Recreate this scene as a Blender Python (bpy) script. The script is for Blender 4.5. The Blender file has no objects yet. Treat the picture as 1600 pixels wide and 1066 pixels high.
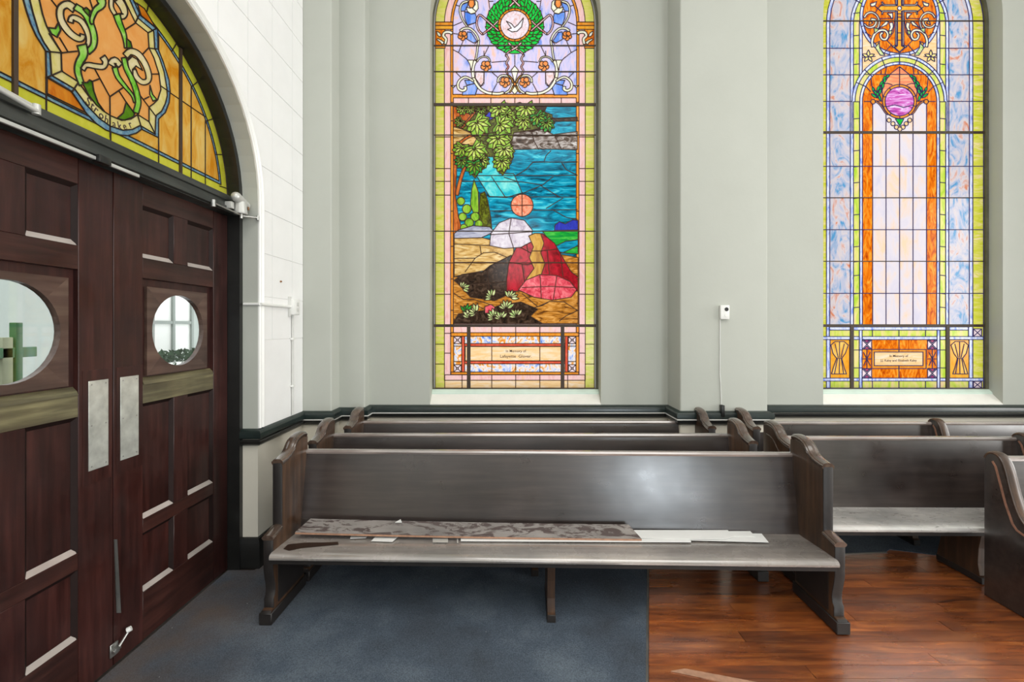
import bpy, bmesh, math, random
from mathutils import Vector, Matrix
from mathutils.geometry import delaunay_2d_cdt

random.seed(7)
SC = bpy.context.scene
COL = SC.collection
PI = math.pi
F, CX, CY, H = 711.11, 800.0, 511.0, 1.65      # focal length in px, principal vanishing point, eye height

# ------------------------------------------------------------------ camera, sky, lights, exposure
cam = bpy.data.cameras.new('camera')
cam.sensor_width = 36.0
cam.lens = 16.0
cam.shift_x = 0.0
cam.shift_y = (CY - 533.0) / 1600.0
cam.clip_start = 0.05
camo = bpy.data.objects.new('camera', cam)
COL.objects.link(camo)
camo.location = (0, 0, H)
camo.rotation_euler = (PI / 2, 0, 0)
SC.camera = camo

SKY = 1.7                                     # overcast daylight
world = bpy.data.worlds.new('overcast_sky')
SC.world = world
world.use_nodes = True
bg = world.node_tree.nodes['Background']
bg.inputs[0].default_value = (0.97, 0.99, 1.0, 1)
bg.inputs[1].default_value = SKY

def area(name, loc, rot, sx, sy, power, col=(1, 1, 1)):
    l = bpy.data.lights.new(name, 'AREA')
    l.shape = 'RECTANGLE'; l.size = sx; l.size_y = sy; l.energy = power; l.color = col
    o = bpy.data.objects.new(name, l); COL.objects.link(o)
    o.location = loc; o.rotation_euler = rot
    return o
# assumed light from the right, no windows built there; rear lights and ceiling fill are added
area('assumed_right_fill', (12.2, 1.6, 3.0), (0, PI / 2, 0), 4.4, 2.4, 400, (1.0, 0.99, 0.97))  # assumed side light, added; the right wall has no window
area('assumed_right_fill', (12.2, -3.4, 3.0), (0, PI / 2, 0), 4.4, 2.4, 400, (1.0, 0.99, 0.97))  # second added side light, likewise with no window behind it
area('rear_highlight_fill', (3.4, -7.3, 1.05), (PI / 2, 0, 0), 1.5, 2.0, 165, (0.84, 0.93, 1.0))  # added light for the pew-back highlight; no doorway is built
area('rear_fill', (0.2, -7.3, 4.3), (PI / 2, 0, 0), 1.7, 2.2, 70, (0.97, 0.98, 1.0))  # added rear fill; the wall has no window here
area('high_fill', (1.5, -1.5, 6.2), (0, 0, 0), 5.0, 5.0, 215, (1.0, 0.98, 0.94))  # added fill from above; no lamp hangs here

vs = SC.view_settings
vs.view_transform = 'Standard'; vs.look = 'None'; vs.gamma = 1.0
vs.exposure = 0.25
vs.use_curve_mapping = False
EXPO = 2 ** vs.exposure
SC.cycles.use_denoising = True
SC.cycles.max_bounces = 8
SC.cycles.diffuse_bounces = 4
SC.cycles.transparent_max_bounces = 12
SC.cycles.sample_clamp_indirect = 6.0

# ------------------------------------------------------------------ helpers
def lin(c):
    def f(v):
        v /= 255.0
        return v / 12.92 if v <= 0.04045 else ((v + 0.055) / 1.055) ** 2.4
    return tuple(f(v) for v in c)

def px(x, y, Y):                                # a photo pixel on the plane at depth Y
    return Vector(((x - CX) * Y / F, Y, H - (y - CY) * Y / F))

def tag(o, label=None, cat=None, group=None, kind=None):
    if label: o['label'] = label
    if cat: o['category'] = cat
    if group: o['group'] = group
    if kind: o['kind'] = kind
    return o

def empty(name, loc=(0, 0, 0), rz=0.0, parent=None):
    o = bpy.data.objects.new(name, None)
    COL.objects.link(o)
    o.location = loc; o.rotation_euler = (0, 0, rz); o.parent = parent
    o.empty_display_size = 0.1
    return o

def link_mesh(name, verts, faces, mats, parent=None, smooth=False, mi=None):
    me = bpy.data.meshes.new(name)
    me.from_pydata([tuple(v) for v in verts], [], faces)
    for m in (mats if isinstance(mats, (list, tuple)) else [mats]):
        me.materials.append(m)
    if mi: me.polygons.foreach_set('material_index', mi)
    if smooth: me.polygons.foreach_set('use_smooth', [True] * len(me.polygons))
    me.update()
    o = bpy.data.objects.new(name, me)
    COL.objects.link(o)
    o.parent = parent
    return o

def from_bm(name, bm, mats, parent=None, smooth=False):
    bmesh.ops.recalc_face_normals(bm, faces=bm.faces[:])
    me = bpy.data.meshes.new(name)
    bm.to_mesh(me); bm.free()
    for m in (mats if isinstance(mats, (list, tuple)) else [mats]):
        me.materials.append(m)
    if smooth:
        me.polygons.foreach_set('use_smooth', [True] * len(me.polygons))
        try: me.set_sharp_from_angle(angle=math.radians(38))
        except Exception: pass
    o = bpy.data.objects.new(name, me)
    COL.objects.link(o)
    o.parent = parent
    return o

def bbox(bm, lo, hi, bev=0.0, seg=2, mat=None):
    r = bmesh.ops.create_cube(bm, size=1.0)
    vs_ = r['verts']
    lo = Vector(lo); hi = Vector(hi)
    for v in vs_:
        v.co = Vector(((v.co.x + .5) * (hi.x - lo.x) + lo.x, (v.co.y + .5) * (hi.y - lo.y) + lo.y, (v.co.z + .5) * (hi.z - lo.z) + lo.z))
        if mat is not None: v.co = mat @ v.co
    if bev > 0:
        es = list({e for v in vs_ for e in v.link_edges})
        bmesh.ops.bevel(bm, geom=es, offset=bev, segments=seg, profile=0.5, affect='EDGES')

def box(name, lo, hi, mats, parent=None, bev=0.0, seg=2):
    bm = bmesh.new(); bbox(bm, lo, hi, bev, seg)
    return from_bm(name, bm, mats, parent, smooth=bev > 0)

def cylinder(bm, p0, p1, r0, r1=None, seg=12):
    p0 = Vector(p0); p1 = Vector(p1); r1 = r0 if r1 is None else r1
    d = p1 - p0
    q = d.to_track_quat('Z', 'Y').to_matrix().to_4x4()
    m = Matrix.Translation((p0 + p1) / 2) @ q
    bmesh.ops.create_cone(bm, cap_ends=True, segments=seg, radius1=r0, radius2=r1, depth=d.length, matrix=m)

def prism_bm(bm, pts2, to3, d0, d1):
    """closed prism of the 2D outline pts2; to3(u, v, d) -> point"""
    n = len(pts2)
    a = [bm.verts.new(to3(u, v, d0)) for u, v in pts2]
    b = [bm.verts.new(to3(u, v, d1)) for u, v in pts2]
    bm.faces.new(a); bm.faces.new(b[::-1])
    for i in range(n):
        bm.faces.new((a[i], a[(i + 1) % n], b[(i + 1) % n], b[i]))

def sweep(bm, path, frames, profile, closed_profile=True, caps=True):
    """path: 3D points; frames: (side, up) per point; profile: (s, t) offsets"""
    rings = []
    for p, (s, u) in zip(path, frames):
        rings.append([bm.verts.new(Vector(p) + s * a + u * b) for a, b in profile])
    n = len(profile)
    for i in range(len(rings) - 1):
        for j in range(n if closed_profile else n - 1):
            k = (j + 1) % n
            bm.faces.new((rings[i][j], rings[i][k], rings[i + 1][k], rings[i + 1][j]))
    if caps and closed_profile:
        bm.faces.new(rings[0][::-1]); bm.faces.new(rings[-1])

def plan_sweep(bm, pts, profile):
    """sweep of (offset to the right-hand room side, z) along an XY polyline with mitred corners"""
    P = [Vector(p) for p in pts]
    nor = []
    for i in range(len(P) - 1):
        d = (P[i + 1] - P[i]).normalized()
        nor.append(Vector((d.y, -d.x)))
    path, fr = [], []
    for i, p in enumerate(P):
        if i == 0: m = nor[0]
        elif i == len(P) - 1: m = nor[-1]
        else:
            m = nor[i - 1] + nor[i]; m = m / max(0.2, (1 + nor[i - 1].dot(nor[i])))
        path.append((p.x, p.y, 0)); fr.append((Vector((m.x, m.y, 0)), Vector((0, 0, 1))))
    sweep(bm, path, fr, profile)

def smooth_path(pts, n=6):
    """Catmull-Rom through the points"""
    P = [Vector(p) for p in pts]
    if len(P) < 3: return P
    out = []
    Q = [P[0] * 2 - P[1]] + P + [P[-1] * 2 - P[-2]]
    for i in range(1, len(Q) - 2):
        for k in range(n):
            t = k / n
            a, b, c, d = Q[i - 1], Q[i], Q[i + 1], Q[i + 2]
            out.append(0.5 * ((2 * b) + (c - a) * t + (2 * a - 5 * b + 4 * c - d) * t * t + (3 * b - a - 3 * c + d) * t ** 3))
    out.append(P[-1])
    return out

# ------------------------------------------------------------------ materials
class NT:
    def __init__(self, name):
        self.m = bpy.data.materials.new(name); self.m.use_nodes = True
        self.t = self.m.node_tree; self.n = self.t.nodes; self.l = self.t.links
        self.n.clear()
        self.out = self.n.new('ShaderNodeOutputMaterial')
    def add(self, kind, **kw):
        nd = self.n.new(kind)
        for k, v in kw.items():
            if k.startswith('i_'):
                key = k[2:]
                nd.inputs[int(key) if key.isdigit() else key.replace('_', ' ')].default_value = v
            else: setattr(nd, k, v)
        return nd
    def link(self, a, b): self.l.new(a, b)
    def coords(self, scale=(1, 1, 1), rnd=0.0):
        tc = self.add('ShaderNodeTexCoord')
        mp = self.add('ShaderNodeMapping'); mp.inputs['Scale'].default_value = scale
        self.link(tc.outputs['Object'], mp.inputs['Vector'])
        if rnd:
            oi = self.add('ShaderNodeObjectInfo')
            mu = self.add('ShaderNodeMath', operation='MULTIPLY'); mu.inputs[1].default_value = rnd
            self.link(oi.outputs['Random'], mu.inputs[0])
            self.link(mu.outputs[0], mp.inputs['Location'])
        return mp.outputs['Vector']
    def noise(self, vec, scale=5, detail=4, rough=0.55, dist=0.0):
        nd = self.add('ShaderNodeTexNoise')
        nd.inputs['Scale'].default_value = scale; nd.inputs['Detail'].default_value = detail
        nd.inputs['Roughness'].default_value = rough; nd.inputs['Distortion'].default_value = dist
        self.link(vec, nd.inputs['Vector'])
        return nd.outputs['Fac']
    def ramp(self, fac, stops):
        r = self.add('ShaderNodeValToRGB')
        e = r.color_ramp.elements
        while len(e) < len(stops): e.new(0.5)
        for el, (p, c) in zip(e, stops):
            el.position = p; el.color = (*c[:3], 1)
        self.link(fac, r.inputs['Fac'])
        return r.outputs['Color']
    def mix(self, fac, a, b, mode='MIX'):
        nd = self.add('ShaderNodeMix', data_type='RGBA', blend_type=mode)
        for s, v in ((0, fac), (6, a), (7, b)):
            if hasattr(v, 'is_output'): self.link(v, nd.inputs[s])
            elif s == 0: nd.inputs[0].default_value = v
            else: nd.inputs[s].default_value = (*v[:3], 1)
        return nd.outputs[2]
    def bump(self, h, strength=0.3, dist=0.01):
        b = self.add('ShaderNodeBump'); b.inputs['Strength'].default_value = strength; b.inputs['Distance'].default_value = dist
        self.link(h, b.inputs['Height'])
        return b.outputs['Normal']
    def principled(self, col, rough=0.5, metal=0.0, spec=0.5, coat=0.0, coat_rough=0.1, normal=None, ior=None):
        p = self.add('ShaderNodeBsdfPrincipled')
        if hasattr(col, 'is_output'): self.link(col, p.inputs['Base Color'])
        else: p.inputs['Base Color'].default_value = (*col[:3], 1)
        if hasattr(rough, 'is_output'): self.link(rough, p.inputs['Roughness'])
        else: p.inputs['Roughness'].default_value = rough
        p.inputs['Metallic'].default_value = metal
        p.inputs['Specular IOR Level'].default_value = spec
        p.inputs['Coat Weight'].default_value = coat
        p.inputs['Coat Roughness'].default_value = coat_rough
        if ior: p.inputs['IOR'].default_value = ior
        if normal is not None: self.link(normal, p.inputs['Normal'])
        self.link(p.outputs[0], self.out.inputs['Surface'])
        return p

def plain(name, col, rough=0.5, metal=0.0, var=0.12, scale=8.0, bump=0.0, coat=0.0, spec=0.5):
    t = NT(name)
    v = t.coords()
    n = t.noise(v, scale, 5)
    c0 = tuple(x * (1 - var) for x in col); c1 = tuple(min(1, x * (1 + var)) for x in col)
    c = t.ramp(n, [(0.3, c0), (0.7, c1)])
    nm = t.bump(t.noise(v, scale * 6, 3), bump, 0.004) if bump else None
    t.principled(c, rough, metal, spec, coat, 0.15, nm)
    return t.m

def wood(name, dark, mid, light, axis='x', rough=0.35, coat=0.4, spec=0.5, scratch=None, coat_rough=0.15, thr=0.60, coat_ior=1.5):
    t = NT(name)
    s = {'x': (0.7, 9, 9), 'y': (9, 0.7, 9), 'z': (9, 9, 0.7)}[axis]
    v = t.coords(s, 13.0)
    n = t.noise(v, 3.0, 6, 0.6, 0.15)
    c = t.ramp(n, [(0.25, dark), (0.5, mid), (0.75, light)])
    v2 = t.coords((1, 1, 1), 7.0)
    m = t.ramp(t.noise(v2, 2.2, 4), [(0.35, (0.65, 0.65, 0.65)), (0.65, (1.15, 1.12, 1.1))])
    c = t.mix(1.0, c, m, 'MULTIPLY')
    if scratch:
        v3 = t.coords((1.5, 4, 4), 3.0)
        f = t.ramp(t.noise(v3, 4.0, 8, 0.7, 1.5), [(thr, (0, 0, 0)), (thr + 0.05, (1, 1, 1))])
        c = t.mix(f, c, scratch)
    rr = t.ramp(t.noise(v2, 6, 4), [(0.3, (rough * 0.75,) * 3), (0.7, (rough * 1.3,) * 3)])
    t.principled(c, rr, 0, spec, coat, coat_rough, t.bump(n, 0.12, 0.003)).inputs['Coat IOR'].default_value = coat_ior
    return t.m

def wall_paint(name, upper, lower, zsplit):
    t = NT(name)
    g = t.add('ShaderNodeNewGeometry')
    sx = t.add('ShaderNodeSeparateXYZ'); t.link(g.outputs['Position'], sx.inputs[0])
    gt = t.add('ShaderNodeMath', operation='GREATER_THAN'); gt.inputs[1].default_value = zsplit
    t.link(sx.outputs['Z'], gt.inputs[0])
    tc = t.add('ShaderNodeMapping'); t.link(g.outputs['Position'], tc.inputs[0])
    n = t.noise(tc.outputs[0], 2.2, 6)
    c = t.mix(gt.outputs[0], lower, upper)
    c = t.mix(1.0, c, t.ramp(n, [(0.3, (0.955, 0.955, 0.95)), (0.7, (1, 1, 1))]), 'MULTIPLY')
    # hairline cracks and damp spots in the old plaster
    vor = t.add('ShaderNodeTexVoronoi', feature='DISTANCE_TO_EDGE'); vor.inputs['Scale'].default_value = 1.1
    nz = t.add('ShaderNodeTexNoise'); nz.inputs['Scale'].default_value = 3.0; nz.inputs['Detail'].default_value = 6
    t.link(tc.outputs[0], nz.inputs['Vector'])
    ad = t.mix(0.25, tc.outputs[0], nz.outputs['Color']); t.link(ad, vor.inputs['Vector'])
    crack = t.ramp(vor.outputs['Distance'], [(0.0, (1, 1, 1)), (0.004, (0, 0, 0))])
    msk = t.ramp(t.noise(tc.outputs[0], 1.3, 3), [(0.60, (0, 0, 0)), (0.68, (0.25, 0.25, 0.25))])
    cm = t.mix(1.0, crack, msk, 'MULTIPLY')
    c = t.mix(cm, c, (0.45, 0.42, 0.37))
    t.principled(c, 0.55, 0, 0.35, 0, 0.1, t.bump(t.noise(tc.outputs[0], 26, 5), 0.12, 0.006))
    return t.m

M = {}
UPPER = (0.475, 0.49, 0.44)
CREAM = (0.76, 0.715, 0.61)
M['wall'] = wall_paint('wall_plaster', UPPER, CREAM, 0.89)
M['wall_left'] = wall_paint('white_wall_paint', (0.86, 0.86, 0.845), CREAM, 0.89)
M['tile'] = plain('white_fibre_tile', (0.87, 0.87, 0.86), 0.6, var=0.025, scale=5, bump=0.08)
M['white_gloss'] = plain('white_gloss_paint', (0.82, 0.82, 0.79), 0.35, var=0.03, scale=6)
M['sill'] = plain('sill_paint', (0.80, 0.79, 0.73), 0.5, var=0.05, scale=7, bump=0.1)
M['mint'] = plain('mint_sill_paint', (0.62, 0.75, 0.66), 0.4, var=0.06, scale=9)
M['frame_green'] = plain('dark_green_paint', (0.008, 0.017, 0.015), 0.35, var=0.3, scale=9, coat=0.2)
M['frame_black'] = plain('black_paint', (0.010, 0.010, 0.009), 0.4, var=0.3, scale=9, coat=0.15)
M['win_frame'] = plain('olive_frame_paint', (0.10, 0.095, 0.06), 0.5, var=0.25, scale=9)
M['transom'] = wood('transom_timber', (0.018, 0.021, 0.019), (0.034, 0.038, 0.034), (0.06, 0.064, 0.058), 'y', 0.5, 0.2)
M['door_dark'] = plain('door_moulding_painted_shade', (0.014, 0.006, 0.005), 0.6, var=0.2, spec=0.2)  # shade of the panel recesses put into the moulding colour
M['bead'] = plain('grey_bead_paint', (0.62, 0.62, 0.59), 0.4, var=0.1)
M['lead'] = plain('lead_came', (0.075, 0.038, 0.024), 0.6, var=0.2, spec=0.2)  # warm glow of the glass put into the lead colour
M['lead_blue'] = plain('lead_came_painted_halo', (0.040, 0.030, 0.13), 0.6, var=0.2, spec=0.2)  # blue halation around the panes put into the lead colour
M['lead_dark'] = plain('dark_lead_came', (0.030, 0.018, 0.012), 0.6, var=0.2, spec=0.2)
M['bar'] = plain('iron_saddle_bar', (0.045, 0.026, 0.014), 0.55, var=0.2)
M['alu'] = plain('brushed_metal', (0.74, 0.77, 0.72), 0.42, metal=0.75, var=0.2, scale=14)
M['closer'] = plain('closer_silver_paint', (0.56, 0.56, 0.53), 0.35, metal=0.3, var=0.08)
M['steel'] = plain('zinc_steel', (0.45, 0.45, 0.43), 0.35, metal=0.9, var=0.2)
M['plastic'] = plain('white_plastic', (0.80, 0.80, 0.77), 0.35, var=0.03)
M['dark'] = plain('dark_void', (0.012, 0.012, 0.012), 0.5, var=0.2)
M['pew'] = wood('pew_wood_dark', (0.018, 0.012, 0.010), (0.032, 0.022, 0.019), (0.050, 0.036, 0.031), 'x', 0.34, 1.0, coat_rough=0.22)
M['pew_seat'] = wood('worn_seat_painted_sheen', (0.24, 0.21, 0.19), (0.32, 0.29, 0.265), (0.40, 0.37, 0.34), 'x', 0.26, 1.0, coat_ior=1.9)  # worn seat, lightened by a window-wall reflection put into its colour
M['pew_rail'] = wood('worn_rail_painted_highlight', (0.16, 0.12, 0.105), (0.26, 0.215, 0.195), (0.36, 0.32, 0.30), 'x', 0.2, 1.0, coat_ior=2.2)  # window highlight along the worn rail put into its pale colour
M['pew_seat_pale'] = wood('scratched_seat_painted_sheen', (0.45, 0.44, 0.425), (0.56, 0.55, 0.53), (0.64, 0.63, 0.61), 'x', 0.26, 1.0, coat_ior=2.2, scratch=(0.06, 0.045, 0.04))  # scratched seat; the window reflection is put into its pale base
M['pew_end'] = wood('pew_end_wood', (0.026, 0.013, 0.007), (0.058, 0.029, 0.015), (0.11, 0.056, 0.028), 'z', 0.38, 0.2)
M['pew_cap'] = wood('pew_cap_wood', (0.04, 0.024, 0.018), (0.085, 0.055, 0.04), (0.14, 0.10, 0.075), 'y', 0.2, 1.0)
M['pew_worn'] = plain('bare_scuffed_wood', (0.30, 0.15, 0.10), 0.5, var=0.3, scale=30)
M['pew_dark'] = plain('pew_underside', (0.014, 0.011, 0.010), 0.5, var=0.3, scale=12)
M['door'] = wood('door_mahogany', (0.016, 0.005, 0.004), (0.036, 0.010, 0.008), (0.064, 0.019, 0.015), 'z', 0.42, 0.12, 0.4)
M['door_rail'] = wood('door_rail_mahogany', (0.018, 0.006, 0.004), (0.038, 0.012, 0.009), (0.066, 0.022, 0.016), 'y', 0.42, 0.12, 0.4)
M['door_glow'] = wood('door_rail_painted_glow', (0.06, 0.046, 0.026), (0.12, 0.104, 0.055), (0.25, 0.23, 0.12), 'y', 0.5, 0.1)  # green light from the stained glass put into the rail colour
M['door_faded'] = wood('faded_round_light_frame', (0.045, 0.022, 0.017), (0.085, 0.048, 0.036), (0.13, 0.085, 0.062), 'y', 0.45, 0.2)
M['door_bead'] = plain('door_ledge_painted_light', (0.42, 0.37, 0.34), 0.22, var=0.1, coat=0.8)  # light caught by the panel ledges put into a pale colour
M['board'] = wood('worn_veneer_board', (0.22, 0.20, 0.19), (0.27, 0.25, 0.235), (0.31, 0.29, 0.275), 'x', 0.45, 0.15, scratch=(0.085, 0.062, 0.058), thr=0.49)
M['board_edge'] = plain('raw_board_edge', (0.40, 0.22, 0.14), 0.6, var=0.2, scale=30)
M['paper'] = plain('white_card', (0.83, 0.83, 0.81), 0.5, var=0.03)
M['clear_plastic'] = plain('grey_clear_plastic', (0.48, 0.47, 0.44), 0.2, var=0.05)
M['rust'] = plain('rust_marks', (0.25, 0.12, 0.05), 0.6)
M['stain'] = plain('bare_brown_patch', (0.028, 0.014, 0.009), 0.35, var=0.2)

def carpet_mat():
    t = NT('slate_blue_carpet')
    v = t.coords()
    n1 = t.noise(v, 1.3, 5, 0.6)
    c = t.ramp(n1, [(0.30, lin((66, 70, 76))), (0.50, lin((82, 92, 104))), (0.72, lin((112, 122, 132)))])
    n2 = t.noise(v, 170, 3, 0.7)
    c = t.mix(1.0, c, t.ramp(n2, [(0.3, (0.55, 0.55, 0.55)), (0.7, (1.35, 1.35, 1.35))]), 'MULTIPLY')
    # brown tracked-in dirt along the doors (a stain with its own place on the carpet)
    sp = t.add('ShaderNodeSeparateXYZ'); t.link(t.coords(), sp.inputs[0])
    mr = t.add('ShaderNodeMapRange'); mr.inputs[1].default_value = -1.2; mr.inputs[2].default_value = -1.75
    t.link(sp.outputs['X'], mr.inputs[0])
    f = t.mix(1.0, mr.outputs[0], t.ramp(t.noise(v, 2.5, 5), [(0.3, (0.05,) * 3), (0.7, (0.75,) * 3)]), 'MULTIPLY')
    c = t.mix(f, c, lin((112, 92, 76)))
    specks = t.ramp(t.noise(v, 60, 1, 0.2), [(0.84, (0, 0, 0)), (0.86, (1, 1, 1))])
    c = t.mix(specks, c, (0.5, 0.5, 0.48))
    t.principled(c, 0.95, 0, 0.1, 0, 0.1, t.bump(n2, 0.6, 0.01))
    return t.m
M['carpet'] = carpet_mat()

def plank_mat():
    t = NT('varnished_pine_plank')
    v = t.coords((0.9, 7, 7), 29.0)
    n = t.noise(v, 3.2, 8, 0.62, 0.8)
    c = t.ramp(n, [(0.25, lin((84, 40, 14))), (0.48, lin((158, 82, 30))), (0.75, lin((214, 128, 58)))])
    v2 = t.coords((1, 1, 1), 5.0)
    c = t.mix(1.0, c, t.ramp(t.noise(t.coords((0.6, 1.6, 1)), 2.0, 5), [(0.3, (0.5, 0.47, 0.45)), (0.66, (1.45, 1.38, 1.3))]), 'MULTIPLY')
    oi = t.add('ShaderNodeObjectInfo')
    c = t.mix(1.0, c, t.ramp(oi.outputs['Random'], [(0, (0.62, 0.60, 0.58)), (1, (1.15, 1.15, 1.12))]), 'MULTIPLY')
    rr = t.ramp(t.noise(t.coords((0.5, 2.0, 1)), 3, 5), [(0.3, (0.22,) * 3), (0.7, (0.36,) * 3)])
    t.principled(c, rr, 0, 0.9, 1.0, 0.20, t.bump(n, 0.05, 0.002), ior=1.9)
    t.n['Principled BSDF'].inputs['Coat IOR'].default_value = 3.2
    return t.m
M['plank'] = plank_mat()
M['sub_floor'] = plain('sub_floor', (0.05, 0.03, 0.02), 0.6)

def clear_glass():
    t = NT('clear_pane')
    tr = t.add('ShaderNodeBsdfTransparent'); tr.inputs[0].default_value = (0.95, 0.97, 0.96, 1)
    gl = t.add('ShaderNodeBsdfGlossy'); gl.inputs['Roughness'].default_value = 0.03
    mx = t.add('ShaderNodeMixShader')
    mx.inputs[0].default_value = 0.05; t.link(tr.outputs[0], mx.inputs[1]); t.link(gl.outputs[0], mx.inputs[2])
    t.link(mx.outputs[0], t.out.inputs['Surface'])
    return t.m
M['clear'] = clear_glass()

def back_glass():
    t = NT('glass_back_face')
    tr = t.add('ShaderNodeBsdfTransparent')
    t.link(tr.outputs[0], t.out.inputs['Surface'])
    return t.m
M['glass_back'] = back_glass()

def stained(name, cols, scale=(6, 6, 3), dist=1.2, nscale=3.0, lo=0.32, hi=0.68, gain=1.22):
    """opalescent glass: daylight behind is scattered through the coloured sheet"""
    t = NT('stained_' + name)
    k = gain / (SKY * EXPO)
    cc = [tuple(min(0.98, v * k) for v in lin(c)) for c in cols]
    v = t.coords(scale, 17.0)
    n = t.noise(v, nscale, 5, 0.6, dist)
    if len(cc) == 1: cc = [tuple(x * 0.86 for x in cc[0]), tuple(min(0.98, x * 1.08) for x in cc[0])]
    st = [(lo + (hi - lo) * i / (len(cc) - 1), c) for i, c in enumerate(cc)]
    col = t.ramp(n, st)
    tl = t.add('ShaderNodeBsdfTranslucent'); t.link(col, tl.inputs['Color'])
    gl = t.add('ShaderNodeBsdfGlossy'); gl.inputs['Roughness'].default_value = 0.12
    gl.inputs['Color'].default_value = (1, 1, 1, 1)
    mx = t.add('ShaderNodeMixShader'); mx.inputs[0].default_value = 0.012
    t.link(tl.outputs[0], mx.inputs[1]); t.link(gl.outputs[0], mx.inputs[2])
    t.link(mx.outputs[0], t.out.inputs['Surface'])
    return t.m
VS = (7, 7, 2.2)      # streaks running upright
HS = (2.0, 7, 9)      # streaks running level
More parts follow.
